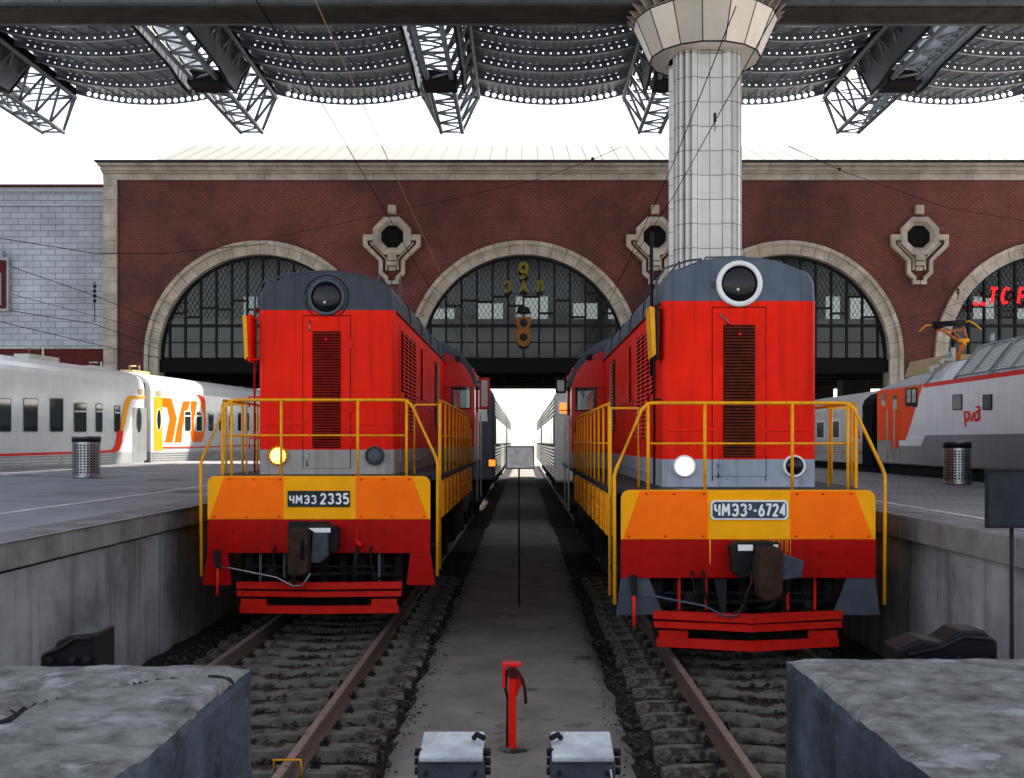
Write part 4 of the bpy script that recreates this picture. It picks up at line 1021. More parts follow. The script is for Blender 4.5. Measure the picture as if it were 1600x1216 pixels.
g = MB(); g.prism(P, -.04, .04); g.build('emblem_body', m_oglow, em)
for z in (.42, -.35):
    g = MB(); g.lathe([(.0, -.055), (.2, -.055), (.22, -.04)], (0, 0, z), 'y', 20); g.build('roundel', m_dk, em)
g = MB(); g.tube([(0, 0, .75), (0, 0, 1.8)], .02, 5); g.lathe([(.0, 0), (.3, -.02), (.42, -.35)], (0, 0, 1.3), 'z', 16); g.build('emblem_hanger', m_mull, em)
ne = thing('neon_sign', 'red neon letters glowing in the arch window at far right', 'neon sign', (wx(1560), WD-.35, wz(467)))
lettering('letter', '.', .9, m_neon, ne, (wx(1526)-wx(1560), 0, .02), .3, 1.9, shear=.1, th=.05)
for pxx, ch in ((1547, 'Т'), (1566, 'С'), (1592, 'Р'), (1612, 'О')): lettering('letter', ch, .82, m_neon, ne, (wx(pxx)-wx(1560), 0, .12), .17, .85, shear=.2, th=.05)
g = MB(); g.box(-1.6, 2.0, .02, .05, -.55, -.5); g.build('sign_rail', m_mull, ne)
# pale stone wing to the left
WG = thing('station_wing', 'pale grey stone wing to the left of the brick building', 'station building')
xw = wx(163)-.003; yf = WD+.05
g = MB(); g.box(-60, xw, yf, 80, wz(545), wz(300)); g.build('stone_wall', m_wing, WG)
g = MB(); g.box(-60, xw, yf-.12, 80, wz(300)+.003, wz(293)); g.box(-60, xw, yf-.06, yf, wz(322), wz(318)); g.build('string_course', mat('pale_stone', (.30, .32, .35), .8, var=.15, scale=1), WG, bevel=.02)
g = MB(); g.box(-60, xw, yf-.3, 80, wz(293)+.003, wz(289.5)); g.build('coping', m_band, WG)
g = MB(); g.box(-60, xw, yf-.02, 79, wz(572), wz(545)-.003); g.build('red_band', m_band, WG)
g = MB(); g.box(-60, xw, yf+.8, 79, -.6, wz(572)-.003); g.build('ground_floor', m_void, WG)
nk = thing_part('niche_window', WG)
Q = [(-40, 392), (6, 392), (6, 403), (16, 403), (16, 487), (-40, 487)]
g = MB(); g.prism([(wx(a_), wz(b_)) for a_, b_ in Q], yf-.28, yf-.003); g.build('niche_frame', m_wht if False else MATS['pale_stone'], nk, bevel=.03)
Q = [(-40, 397), (3, 397), (3, 408), (13, 408), (13, 483), (-40, 483)]
g = MB(); g.prism([(wx(a_), wz(b_)) for a_, b_ in Q], yf-.31, yf-.283); g.build('niche_panel', m_band, nk)
g = MB(); g.box(wx(-40), wx(6), yf-.34, yf-.313, wz(478), wz(428)); g.build('niche_pane', m_wing_w, nk)

# ================================================================= CANOPY
TX = [-33.2, -23.35, -13.5, -3.56, 6.26, 16.1, 25.95]
ZB, ZTOP = 17.78, 19.3
tl = ['leftmost', 'second', 'third', 'fourth', 'fifth', 'sixth', 'seventh']
seen = {1: 'leftmost in view, above the pale stone wing', 2: 'second from the left in view', 3: 'just left of the picture middle', 4: 'partly behind the tiled column', 5: 'right of the tiled column', 6: 'at the far right edge', 0: 'beyond the left edge'}
for i, xt in enumerate(TX):
    if i == 0: continue
    T = thing('canopy_truss', 'grey lattice roof truss of round tubes, ' + seen[i], 'roof truss', (xt, 0, 0), 'canopy trusses')
    y0, y1 = 36.6, 54.0
    ch = [(-.52, ZB), (.52, ZB), (-1.35, ZTOP), (1.35, ZTOP)]
    for (x, z) in ch:
        g = MB(); g.tube([(x, y0, z), (x, y1+(0 if z == ZB else -.6), z)], .11, 10); g.build('chord', m_truss, T)
    n = 11; dy = (y1-y0)/n
    def web(a_, b_, name, r=.07, off=0):
        g = MB()
        for k in range(n+1):
            ya = y0+k*dy; yb = min(y1, ya+dy/2+off)
            if a_[1] != b_[1]: ya2 = min(ya, y1-.02)
            g.tube([(a_[0], min(ya, y1-.05), a_[1]), (b_[0], min(ya+dy/2, y1-.6 if b_[1] > ZB else y1-.05), b_[1])], r, 6)
            if k < n: g.tube([(b_[0], min(ya+dy/2, y1-.6), b_[1]), (a_[0], min(ya+dy, y1-.05), a_[1])], r, 6)
        g.build(name, m_truss, T)
    web(ch[0], ch[2], 'side_bracing'); web(ch[1], ch[3], 'side_bracing'); web(ch[0], ch[1], 'bottom_bracing', .045); web(ch[2], ch[3], 'top_bracing', .04)
    g = MB()
    for k in range(n+1): g.tube([(-.52, min(y0+k*dy, y1-.05), ZB), (.52, min(y0+k*dy, y1-.05), ZB)], .05, 6)
    g.build('cross_tube', m_truss, T)
    # bearing and tapered side plates
    g = MB(); g.box(-.72, .72, 45.9, 47.2, ZB-.25, ZB+.35); 
    g.build('bearing_box', m_blk, T, bevel=.05)
    for s in (-1, 1):
        g = MB(); g.prism([(36.6, ZB+.1), (44.5, ZB+.05), (46.2, ZB-.2), (47.2, ZB-.15), (49.3, ZTOP+.25), (36.6, ZTOP+.45)], s*1.0-.02, s*1.0+.02, 'x'); pl_ = g.build('side_plate', m_plate, T)
        g = MB(); P = [(36.6, ZB+.08), (44.5, ZB+.03), (46.2, ZB-.24), (47.25, ZB-.2), (49.4, ZTOP+.25)]
        for a_, b_ in zip(P, P[1:]): g.tube([(s*1.0, *a_), (s*1.0, *b_)], .07, 6)
        g.build('plate_flange', m_blk, pl_)
        g = MB(); g.box(*sorted((s*1.04, s*1.2)), 36.6, 53.9, ZTOP+.28, ZTOP+.62); g.build('gutter', m_blk, T)
LD = [37.2, 38.9, 40.6, 42.2, 43.8, 45.5, 47.3, 49.3, 51.5, 54.0]
def shell(x0, x1, label):
    SH = thing('canopy_shell', label, 'roof shell', (0, 0, 0), 'sagging canopy shells')
    W = x1-x0; xm = (x0+x1)/2
    def zs(x): return 19.17+.55*((x-xm)/(W/2))**2
    n = 30; rise = .30
    for i, D in enumerate(LD):
        Dp = LD[i-1] if i else 36.2
        row = MB(); row.use(m_shell); row.smooth = True
        m = 24
        row.sheet([[(x0+W*k/m, Dp+(D-Dp)*t, zs(x0+W*k/m)+(rise+.04)*(t if t < .5 else .5+(t-.5)*1.0)) for k in range(m+1)] for t in (0, .5, 1)])
        row.smooth = False
        # lip with round holes
        H = rise; cell = .33; nc = int((W-.9)/cell); xs = xm-nc*cell/2; last = i == len(LD)-1
        hr = .038 if not last else .115
        row.use(m_shell)
        row.add([(x0, D, zs(x0)), (xs, D, zs(xs)), (xs, D, zs(xs)+H+.04), (x0, D, zs(x0)+H+.04)], [(0, 1, 2, 3)]); row.add([(xs+nc*cell, D, zs(xs)), (x1, D, zs(x1)), (x1, D, zs(x1)+H+.04), (xs+nc*cell, D, zs(xs)+H+.04)], [(0, 1, 2, 3)])
        for c in range(nc):
            xa = xs+c*cell; xb = xa+cell; xc = (xa+xb)/2; za = zs(xa); zb = zs(xb); zc_ = (za+zb)/2+H*.5-(.02 if not last else -.0)
            hole = [(xc+hr*math.cos(math.pi*k/4+math.pi/8), zc_+hr*math.sin(math.pi*k/4+math.pi/8)) for k in range(8)]
            out = [(xb, zc_+.05), (xb-.05, zb+H+.04), (xa+.05, za+H+.04), (xa, zc_+.05), (xa, zc_-.05), (xa+.05, za), (xb-.05, zb), (xb, zc_-.05)]
            if c in (nc//2-3, nc//2-2, nc//2+1, nc//2+2) and last and False: continue
            vs = [(p[0], D, p[1]) for p in hole]+[(p[0], D, p[1]) for p in out]
            row.add(vs, [(k, (k+1) % 8, (k+1) % 8+8, k+8) for k in range(8)])
            row.add([(xb, D, zc_+.05), (xb, D, zb+H+.04), (xb-.05, D, zb+H+.04)], [(0, 1, 2)]); row.add([(xa, D, zc_+.05), (xa+.05, D, za+H+.04), (xa, D, za+H+.04)], [(0, 1, 2)])
            row.add([(xa, D, zc_-.05), (xa, D, za), (xa+.05, D, za)], [(0, 1, 2)]); row.add([(xb, D, zc_-.05), (xb-.05, D, zb), (xb, D, zb)], [(0, 1, 2)])
        o = row.build('shell_panel', None, SH, fix=False)
        g = MB()
        for k in range(9):
            x = xs+(nc*cell)*k/8; g.tube([(x, Dp+.02, zs(x)-.01), (x, D-.02, zs(x)+rise)], .022, 4)
        g.build('panel_rib', m_plate, o)
        g = MB(); g.tube([(x0+W*k/20, D, zs(x0+W*k/20)-.02) for k in range(21)], .03, 5); g.build('edge_tube', mat('edge_tube_highlight', (.42, .45, .5), .35, .3, var=.1), o)  # paler tube paints in the thin highlight below each row
names = ['sagging shell above the pale stone wing at far left', 'sagging dark shell roof with rows of holes, second bay from the left', 'sagging dark shell roof with rows of holes, left of the middle truss',
         'sagging dark shell roof with rows of holes between the middle truss and the tiled column', 'sagging dark shell roof with rows of holes right of the tiled column', 'sagging dark shell roof with rows of holes at the far right']
for i in range(1, 6):
    shell(TX[i]+1.12, TX[i+1]-1.12, names[i])
# main beam, roof over the near half with added sky-blocking slabs
g = MB(); g.box(-60, 60, 35.3, 36.6, at(0, 37, 36.6).z, at(0, 10, 35.3).z); bm_ = thing('canopy_beam', 'dark heavy beam spanning the top of the picture', 'beam')
g.build('beam_web', m_beam, bm_)
g = MB(); g.box(-60, 60, 35.0, 37.0, at(0, 10, 35.3).z+.003, at(0, 10, 35.3).z+1.2); g.build('beam_cap', m_beam2, bm_, bevel=.03)
g = MB()
for x in range(-40, 41, 5): g.box(x-.06, x+.06, 34.95, 34.997, at(0, 10, 35.3).z+.01, at(0, 10, 35.3).z+1.15)
g.build('beam_stiffener', m_beam2, bm_)
g = MB(); g.box(-15, 28, 9.0, 37.6, 20.3, 20.6); g.box(-7.2, 7.2, 19.1, 25.5, 13.0, 13.3); g.box(-7.2, 7.2, 7.3, 19.0, 10.4, 10.7); nr = g.build('near_roof_and_blockers', m_beam2); tag(nr, 'unseen flat roof above the frame, with lower slabs added to darken the tracks', 'roof', kind='structure')  # the two low slabs are unseen additions that darken the gap between the locomotives

# ================================================================= TILED COLUMN
CD = 36.0; CX = at(1101, 0, CD).x
T = thing('tiled_column', 'tall white tiled column with ribbed corners and flared capital', 'column', (CX, CD, 0))
zcap0 = at(0, 95, CD).z; zcap1 = at(0, 38, CD).z
q = 1.09; P = []
def corner(sx, sy):
    pts = []; n = 5
    for k in range(n):                                # ribbed diagonal corner
        t0 = k/n; t1 = (k+.62)/n; t2 = (k+1)/n
        f = lambda t, d: (.40+(q-.40)*t+d, q-(q-.40)*t+d)
        a_ = f(t0+.01, -.10+.16*math.sin(math.pi*t0)); b_ = f(t0+.04, .045+.16*math.sin(math.pi*t0)); c_ = f(t1, .045+.16*math.sin(math.pi*t1)); d_ = f(t1+.03, -.10+.16*math.sin(math.pi*t1))
        for (u, v) in (a_, b_, c_, d_): pts.append((u, v))
    return pts
cr = corner(1, 1)                                    # from (.4,q) to (q,.4) in first quadrant
P += [(x, y) for x, y in cr]; P += [(y, -x) for x, y in cr]; P += [(-x, -y) for x, y in cr]; P += [(-y, x) for x, y in cr]
g = MB(); g.prism(P, PZ-.002, zcap0, 'z'); g.build('shaft', m_tile, T)
def octring(n=16): return [(math.cos(2*math.pi*(k+.5)/n), math.sin(2*math.pi*(k+.5)/n)) for k in range(n)]
g = MB(); oc = octring(); r0, r1, r2 = 1.81, 2.36, 2.3; vs = []
for r, z in ((1.2, zcap0-.05), (r0, zcap0), (r1, zcap1), (r1-.1, zcap1+.12), (.5, zcap1+.12)): vs += [(a_*r, b_*r, z) for a_, b_ in oc]
g.add(vs, [(j*16+i, j*16+(i+1) % 16, (j+1)*16+(i+1) % 16, (j+1)*16+i) for j in range(4) for i in range(16)])
g.build('capital', mat('capital_panels', (.66, .60, .54), .3, .35, var=.12, scale=.6), T)
g = MB()
for a_, b_ in oc: g.tube([(a_*r0, b_*r0, zcap0), (a_*r1, b_*r1, zcap1)], .018, 4)
for k in range(16):
    a1, b1 = oc[k]; a2, b2 = oc[(k+1) % 16]; g.tube([(a1*r0, b1*r0, zcap0), (a2*r0, b2*r0, zcap0)], .03, 4); g.tube([(a1*r1, b1*r1, zcap1), (a2*r1, b2*r1, zcap1)], .02, 4)
g.build('capital_joint', m_dk, T)
for k in range(36):
    a_ = 2*math.pi*k/36; ca, sa = math.cos(a_), math.sin(a_); n_ = Vector((-sa, ca, 0))*.035
    g = MB(); p0 = Vector((ca*2.3, sa*2.3, zcap1-.02)); p1 = Vector((ca*2.95, sa*2.95, zcap1+.62)); p2 = Vector((ca*2.9, sa*2.9, zcap1+.78)); p3 = Vector((ca*2.1, sa*2.1, zcap1+.2))
    g.add([p0-n_, p1-n_, p2-n_, p3-n_, p0+n_, p1+n_, p2+n_, p3+n_], [(0, 1, 2, 3), (7, 6, 5, 4), (0, 4, 5, 1), (1, 5, 6, 2), (2, 6, 7, 3)]); g.build('capital_fin', m_stn, T)
g = MB(); g.cyl((0, 0, zcap1+.1), 1.4, 1.2, n=24); g.build('column_head', m_blk, T)

# ================================================================= COACHES BEHIND THE LOCOMOTIVES
def profile(hw, z0, zside, ztop, n=8):
    P = [(-hw, z0), (hw, z0), (hw, zside)]
    for k in range(1, 2*n): t = math.pi*k/(2*n); P.append((hw*math.cos(t), zside+(ztop-zside)*math.sin(t)**.8))
    return P+[(-hw, zside)]
def coach(X, y0, L, end_mat, label, zt=4.4, side=1):
    C = thing('passenger_coach', label, 'railway coach', (X, y0, 0), 'coaches behind the locomotives')
    g = MB(); g.use(mat('coach_body_grey', (.17, .18, .19), .4, var=.2)).prism(profile(1.5, 1.25, 3.7, zt), .25, L); g.build('body', None, C)
    g = MB(); g.prism(profile(1.52, 1.2, 3.7, zt+.03), 0, .25); g.build('end_wall', end_mat, C, bevel=.12, seg=4)
    if end_mat is m_rblu:
        g = MB(); g.prism([(-1.3, 3.05), (1.3, 3.05), (1.25, 3.75), (.8, 4.2), (-.8, 4.2), (-1.25, 3.75)], -.02, -.002); g.build('end_panel', m_cream, C)
    g = MB()
    for s in (-1, 1):
        for k in range(9): z = 1.35+k*.105; g.box(*sorted((s*1.5, s*1.535)), .5, L-.1, z, z+.05)
        for k in range(5): z = 3.25+k*.12; g.box(*sorted((s*1.5, s*1.53)), .5, L-.1, z, z+.035)
    g.build('side_rib', m_silver, C)
    k = 0; y = 2.2
    while y < L-2:
        for s in (-1, 1):
            g = MB(); g.box(*sorted((s*1.5, s*1.52)), y, y+1.25, 2.35, 3.2); w_ = g.build('window', m_wing_w, C, bevel=.01)
        y += 1.9
    g = MB(); g.box(-1.1, 1.1, .3, L-.3, .5, 1.24)
    g.build('underframe', m_dk, C)
    g = MB()
    for yb in (3.2, L-3.2):
        for dy in (-1.2, 1.2):
            for s in (-1, 1): g.cyl((s*.8-.06, yb+dy, .46), .46, .12, 'x', 24)
    g.build('wheel', m_dk, C)
    return C
cr_ = coach(XR-.02, 32.2, 24, m_cream, 'silver coach with a rounded cream end behind the locomotive 6724')
cl_ = coach(-2.42, 34.0, 24, m_rblu, 'silver coach with a dark grey end behind the locomotive 2335')
coach(XR-.02, 56.8, 24, m_cream, 'farther silver coach on the right-hand track passing under the building')
coach(-2.42, 58.6, 24, m_rblu, 'farther silver coach on the left-hand track passing under the building')
for C_, px, py, D_, s in ((cr_, 882.5, 638, 32.2, .14), (cl_, 769, 723.5, 34.0, .10)):
    p = at(px, py, D_)-Vector(C_.location)
    g = MB(); g.box(p.x-s*1.4, p.x+s*1.4, -.04, -.002, p.z-s*1.4, p.z+s*1.4); q = g.build('marker_light', m_wht if s > .12 else m_dk, C_, bevel=.01)
    g = MB(); g.box(p.x-s, p.x+s, -.06, -.041, p.z-s, p.z+s); g.build('lens', m_ambl, q, bevel=.03)
g = MB()
rr = random.Random(2)
for k in range(4):
    for j in range(5): z = 2.35-.09*k; g.box(-1.0+.75+j*.055, -1.0+.79+j*.055, -.025, -.0205+.0, z, z+.035)
q = g.build('stencil', m_wht, cl_)

# ================================================================= LEFT PASSENGER TRAIN (at an angle to the tracks)
ang = math.atan(.1165); cA, sA = math.cos(ang), math.sin(ang)
O = Vector((trx(20), 20, 0))
def tloc(px, py):
    """photo pixel on the train side -> (t along the train, z)"""
    D = TD(px); return ((D-20)/cA, EYE+(HY-py)*D/F)
def train_coach(t0, t1, label, zt=5.42):
    C = thing('passenger_coach', label, 'railway coach', O+Vector((sA, cA, 0))*t0, 'silver coaches beside the left platform', rz=-ang)
    L = t1-t0; Wd = 3.0
    P = [(0, 1.35), (0, 4.62), (-.03, 4.80), (-.10, 4.96), (-.24, 5.12), (-.5, 5.27), (-.95, 5.38), (-1.5, zt), (-2.05, 5.38), (-2.5, 5.27), (-2.9, 4.96), (-3.0, 4.62), (-3.0, 1.35)]
    g = MB(); g.smooth = False; g.prism(P, .12, L-.12); b = g.build('body', livery_silver, C, bevel=.06, seg=3, angle=60)
    g = MB(); g.box(-2.6, -.25, -.1, .12, 1.4, 4.9); g.box(-2.6, -.25, L-.12, L+.1, 1.4, 4.9); g.build('gangway', m_blk, C)
    g = MB()
    for k in range(6): z = 1.42+.10*k; g.box(.0, .022, .3, L-3.0, z, z+.045)
    g.build('skirt_rib', m_silver, C)
    g = MB(); g.box(-2.8, -.2, .4, L-.4, .4, 1.345); g.build('underframe', m_dk, C)
    g = MB()
    for yb in (3.2, L-3.2):
        for dy in (-1.2, 1.2): g.cyl((-.85, yb+dy, .46), .46, .12, 'x', 20); g.cyl((-2.4, yb+dy, .46), .46, .12, 'x', 20)
    g.build('wheel', m_dk, C)
    return C
livery_silver = livery('silver_coach_livery', [(2.0, (.36, .38, .39)), (3.3, (.70, .70, .69)), (9, (.78, .775, .76))], .26, .5, .05)
tg = (TD(231)-20)/cA
cN = train_coach(-8.0, tg-.15, 'silver passenger coach with dark windows behind the perforated bin on the left platform')
cF = train_coach(tg+.15, tg+26, 'silver passenger coach with large orange lettering beside the left platform')
cG = train_coach(tg+26.4, tg+52, 'farthest silver coach of the left platform train, under the arch')
def decal(C, pts, m, off=.006, name='livery_stripe', thick=.003):
    t0 = (Vector(C.location)-O).length*(1 if C.location.y > O.y else -1)
    P = [tloc(*p) for p in pts]; P = [(t-t0, min(z, 4.62)) for t, z in P]
    g = MB(); g.prism(P, off-thick, off, 'x'); return g.build(name, m, C)
Zm = lambda L_: [(160+x*.15625, 560+y*.15625) for x, y in L_]
decal(cN, Zm([(258, 378), (425, 378), (425, 402), (300, 402), (278, 430), (250, 520), (205, 720), (175, 720), (190, 580), (222, 440)]), m_amber, .024)
decal(cN, Zm([(205, 720), (190, 850), (160, 925), (120, 940), (0, 945), (0, 925), (95, 915), (125, 860), (150, 720)]), m_lred, .024)
decal(cN, [(-60, 711), (160, 704.5), (160, 707.8), (-60, 715.5)], m_lred, .027)
decal(cF, Zm([(515, 385), (598, 385), (598, 920), (515, 925)]), m_amber, .012, 'door')
decal(cF, Zm([(600, 395), (690, 400), (745, 600), (700, 842), (625, 842), (672, 610), (645, 490), (600, 485)]), m_lorg, .006, 'logo_stroke')
decal(cF, Zm([(805, 430), (880, 430), (860, 500), (825, 560), (800, 700), (790, 842), (720, 842), (745, 700), (775, 560)]), m_lorg, .006, 'logo_stroke')
decal(cF, Zm([(885, 430), (950, 430), (935, 520), (915, 620), (920, 710), (940, 735), (1000, 735), (1015, 700), (1012, 560), (985, 500), (985, 440), (1032, 440), (1036, 640), (1015, 790), (985, 838), (910, 838), (885, 790), (875, 640)]), m_lorg, .006, 'logo_stroke')
decal(cF, Zm([(850, 318), (930, 318), (985, 350), (1020, 400), (1032, 440), (985, 440), (960, 385), (930, 352), (870, 345)]), m_lred, .006, 'logo_stroke')
decal(cF, Zm([(600, 886), (1010, 882), (1010, 893), (600, 898)]), m_lred, .026)
decal(cG if False else cF, [(317, 697.5), (420, 694.2), (420, 696.2), (317, 699.5)], m_lred, .026)
def twin(C, px, w_, y0, y1, oval=False, split=None):
    a_, b_ = px-w_/2, px+w_/2
    if oval:
        pts = [(px+w_/2*math.cos(t), (y0+y1)/2+(y1-y0)/2*math.sin(t)) for t in [2*math.pi*k/18 for k in range(18)]]
        f = [(px+(w_/2+1.1)*math.cos(t), (y0+y1)/2+((y1-y0)/2+1.3)*math.sin(t)) for t in [2*math.pi*k/18 for k in range(18)]]
    else:
        c = 1.2; dv = lambda a_, b_, y0, y1, c: [(a_+c, y0), (b_-c, y0), (b_, y0+c*1.6), (b_, y1-c*1.6), (b_-c, y1), (a_+c, y1), (a_, y1-c*1.6), (a_, y0+c*1.6)]
        pts = dv(a_, b_, y0, y1, c); f = dv(a_-1.0, b_+1.0, y0-1.5, y1+1.5, c)
    fr = decal(C, f, m_steel if C is cN else m_wht, .016, 'window_frame', .01)
    gl_ = decal(C, pts, m_wing_w, .022, 'window', .006); gl_.parent = fr; gl_.location = (0, 0, 0)
    if split:
        d = decal(C, [(a_, split-1), (b_, split-1), (b_, split+1), (a_, split+1)], m_wht, .027, 'window_bar', .004); d.parent = fr
for px in (-74, -34, 5.5, 47.5, 88): twin(cN, px, 22-.02*px if px < 60 else 19.5, 623.5, 674)
twin(cN, 125, 18, 631, 674, split=643); twin(cN, 154.5, 9, 632, 674, split=643); twin(cN, 183, 8, 635, 674, split=645)
twin(cN, 217, 6, 638, 675, True); twin(cF, 248, 6, 640, 672, True)
for px, w_ in ((293, 9), (311, 8.5), (329, 8), (346, 8), (360, 4.5), (375, 7.5), (387, 3), (400.5, 6)): twin(cF, px, w_, 643.5 if px < 320 else 645.5, 673.5, split=650 if px in (293, 311) else None)
decal(cN, [(207, 637), (229, 637), (229, 719), (207, 722)], mat('coach_door', (.40, .42, .42), .3, .4, var=.08, coat=.4), .009, 'door')
for px, py in ((212, 597), (219, 612), (243, 600), (247, 614)): decal(cN if px < 230 else cF, [(px-4, py-4), (px+4, py-3.5), (px+5, py+4), (px-3, py+4)], m_beige, .02, 'vent_grille')
# roof details
for C_, px, w_, h in ((cN, 118, 2.0, .42), (cN, 205, 1.4, .22), (cF, 262, 1.6, .3)):
    t0 = (Vector(C_.location)-O).length*(1 if C_.location.y > O.y else -1); t = tloc(px, 600)[0]-t0
    g = MB(); g.box(-1.8, -1.2, t-w_/2, t+w_/2, 5.3, 5.38+h*.5); g.tube([(-1.5, t-.5, 5.4), (-1.5, t-.5, 5.4+h), (-1.5, t+.1, 5.45+h)], .04, 6); g.tube([(-1.5, t+.4, 5.4), (-1.5, t+.4, 5.5+h)], .04, 6)
    g.build('roof_aerial', m_cream if C_ is cN else m_beige, C_, bevel=.03)

# ================================================================= RIGHT ELECTRIC LOCOMOTIVE
EX = 10.0
def ex(px): return F*EX/(px-VX)
def ez(px, py): return EYE+(HY-py)*ex(px)/F
EL_ = thing('electric_locomotive', 'grey and white electric locomotive with a red cab end beside the right platform', 'locomotive', (0, 0, 0))
y0, y1 = 12.0, 30.8
g = MB(); g.box(EX, EX+3.0, y0, y1, 1.80, 3.86)
m_eloco = livery('electric_loco_livery', [(2.57, (.20, .21, .215)), (9, (.82, .82, .84))], .3, .4, .06)
g.build('body', m_eloco, EL_, bevel=.05, seg=3)
def ed(pts, m, name, off=.006, th=.004):
    P = [(ex(px), ez(px, py)) for px, py in pts]; g = MB(); g.prism(P, EX-off, EX-off+th, 'x'); return g.build(name, m, EL_)
zR = 2.45
g = MB(); g.prism([(30.75, 3.84), (27.25, 3.84), (28.45, 2.45), (30.75, 2.45)], EX-.006, EX-.001, 'x'); g.build('cab_side_red', mat('cab_red', (.98, .075, .002), .45, var=.08), EL_)
g = MB(); g.prism([(28.95, 2.30), (28.95, 2.447), (28.47, 2.447), (28.36, 2.575), (27.05, 2.575), (27.4, 2.30)], EX-.0065, EX-.002, 'x'); g.build('white_stripe', mat('loco_light_paint', (.82, .82, .84), .35, var=.06), EL_)
g = MB(); g.box(EX-.008, EX-.001, y0, 27.2, 3.76, 3.855); g.build('red_stripe', m_lred, EL_)
wl = thing_part('roof', EL_)
def roofsec(ya, yb, zt, inn, name, m):
    g = MB(); g.add([(EX+.02, ya, 3.865), (EX+inn, ya, zt), (EX+3-inn, ya, zt), (EX+2.98, ya, 3.865), (EX+.02, yb, 3.865), (EX+inn, yb, zt), (EX+3-inn, yb, zt), (EX+2.98, yb, 3.865)],
      [(0, 1, 2, 3), (7, 6, 5, 4), (0, 4, 5, 1), (1, 5, 6, 2), (2, 6, 7, 3)]); return g.build(name, m, wl)
m_rg = mat('roof_grey', (.30, .315, .34), .4, .2, var=.15); m_rl = mat('roof_light', (.62, .63, .66), .4, .2, var=.1)
g = MB(); g.add([(EX+.02, 27.0, 3.865), (EX+.5, 27.0, 4.2), (EX+2.5, 27.0, 4.2), (EX+2.98, 27.0, 3.865), (EX+.02, 30.8, 3.865), (EX+.6, 29.6, 4.2), (EX+2.4, 29.6, 4.2), (EX+2.98, 30.8, 3.865)],
  [(0, 1, 2, 3), (7, 6, 5, 4), (0, 4, 5, 1), (1, 5, 6, 2), (2, 6, 7, 3)]); g.build('cab_roof', m_rg, wl)
roofsec(25.3, 26.95, 4.36, .55, 'roof_section', m_rl)
for k, (ya, yb) in enumerate(((23.35, 25.25), (21.4, 23.3), (19.4, 21.35), (17.2, 19.3))):
    roofsec(ya, yb, 4.62, .62, 'roof_section', m_rg)
    for q in range(2):
        a_ = ya+.12+q*(yb-ya-.1)/2; b_ = a_+(yb-ya-.1)/2-.12
        g = MB(); pA = lambda f_, y_, o: (EX+.02+(.60)*f_-.02-o*.78, y_, 3.865+.755*f_+o*.62)
        g.add([pA(.1, a_, .012), pA(.1, b_, .012), pA(.85, b_, .012), pA(.85, a_, .012)], [(0, 1, 2, 3)]); sh_ = g.build('roof_shutter', m_wht, wl, fix=False)
        g = MB()
        for r_ in range(12): f_ = .13+r_*.06; g.add([pA(f_, a_, .016), pA(f_, b_, .016), pA(f_+.012, b_, .03), pA(f_+.012, a_, .03)], [(0, 1, 2, 3)])
        for yy in (a_, b_): g.tube([pA(.08, yy, .02), pA(.9, yy, .02)], .022, 5)
        g.tube([pA(.9, a_+.1, .06), pA(.93, a_+.12, .08), pA(.93, b_-.12, .08), pA(.9, b_-.1, .06)], .018, 5)
        g.build('shutter_slat', m_rg, sh_, fix=False)
g = MB()
for k in range(38): y = 15+k*.27; g.box(EX+.6, EX+.66, y, y+.12, 4.62, 4.66)
g.tube([(EX+.55, 24.5, 4.6), (EX+.55, 24.5, 4.85)], .05, 8)
for yy in (25.28, 23.32, 21.38, 27.0): g.tube([(EX+.0, yy, 3.87), (EX+.61, yy, 4.64)], .035, 5)
g.build('roof_trim', m_wht if False else m_rg, wl)
g = MB(); g.prism([(30.6, 4.2), (30.2, 4.62), (27.5, 4.62), (27.5, 4.2)], EX+.7, EX+2.6, 'x'); g.build('air_conditioner', m_beige, wl, bevel=.04)
# windows, door, rails, logo
for px, m_ in ((1496.5, mat('opaque_pane', (.22, .23, .2), .3, var=.1)), (1543.5, m_wing_w)):
    f = ed([(px-7.5, 617), (px+7.5, 616), (px+7.5, 641), (px-7.5, 641)], m_blk, 'window', .012, .01)
    q = ed([(px-6, 618.5), (px+6, 617.5), (px+6, 639.5), (px-6, 639.5)], m_, 'pane', .016, .004); q.parent = f
f = ed([(1415, 607), (1434, 606), (1434, 636), (1415, 635)], m_blk, 'cab_window', .014, .01); q = ed([(1418, 609), (1424, 608.5), (1424, 629), (1418, 629)], m_wing_w, 'pane', .02, .005); q.parent = f
q = ed([(1426, 608.5), (1432, 608), (1432, 629), (1426, 629)], m_wing_w, 'pane', .02, .005); q.parent = f
f = ed([(1393, 612), (1404, 612), (1404, 700), (1393, 702)], MATS['cab_red'], 'door', .01, .006); q = ed([(1396, 618), (1402, 617.5), (1402, 640), (1396, 640)], m_wing_w, 'door_window', .014, .004); q.parent = f
ed([(1378, 615), (1384, 614.5), (1384, 634), (1378, 634)], m_wing_w, 'cab_window', .012, .008)
g = MB()
for px in (1391, 1402): yy = ex(px); g.tube([(EX-.08, yy, ez(px, 640)), (EX-.08, yy, ez(px, 718))], .02, 6)
g.build('handrail', m_cream, EL_)
def lg(L_): return [(1220+x*.3125, 480+y*.3125) for x, y in L_]
for pts in ([(915, 520), (945, 520), (952, 545), (940, 572), (928, 574), (930, 598), (921, 600)], [(948, 570), (962, 525), (972, 525), (960, 572)], [(968, 540), (978, 518), (998, 512), (1000, 560), (988, 573), (968, 572)], [(975, 497), (990, 492), (1000, 500), (1001, 520), (992, 520), (988, 505), (976, 504)]):
    ed(lg(pts), m_lred, 'logo_stroke', .008, .004)
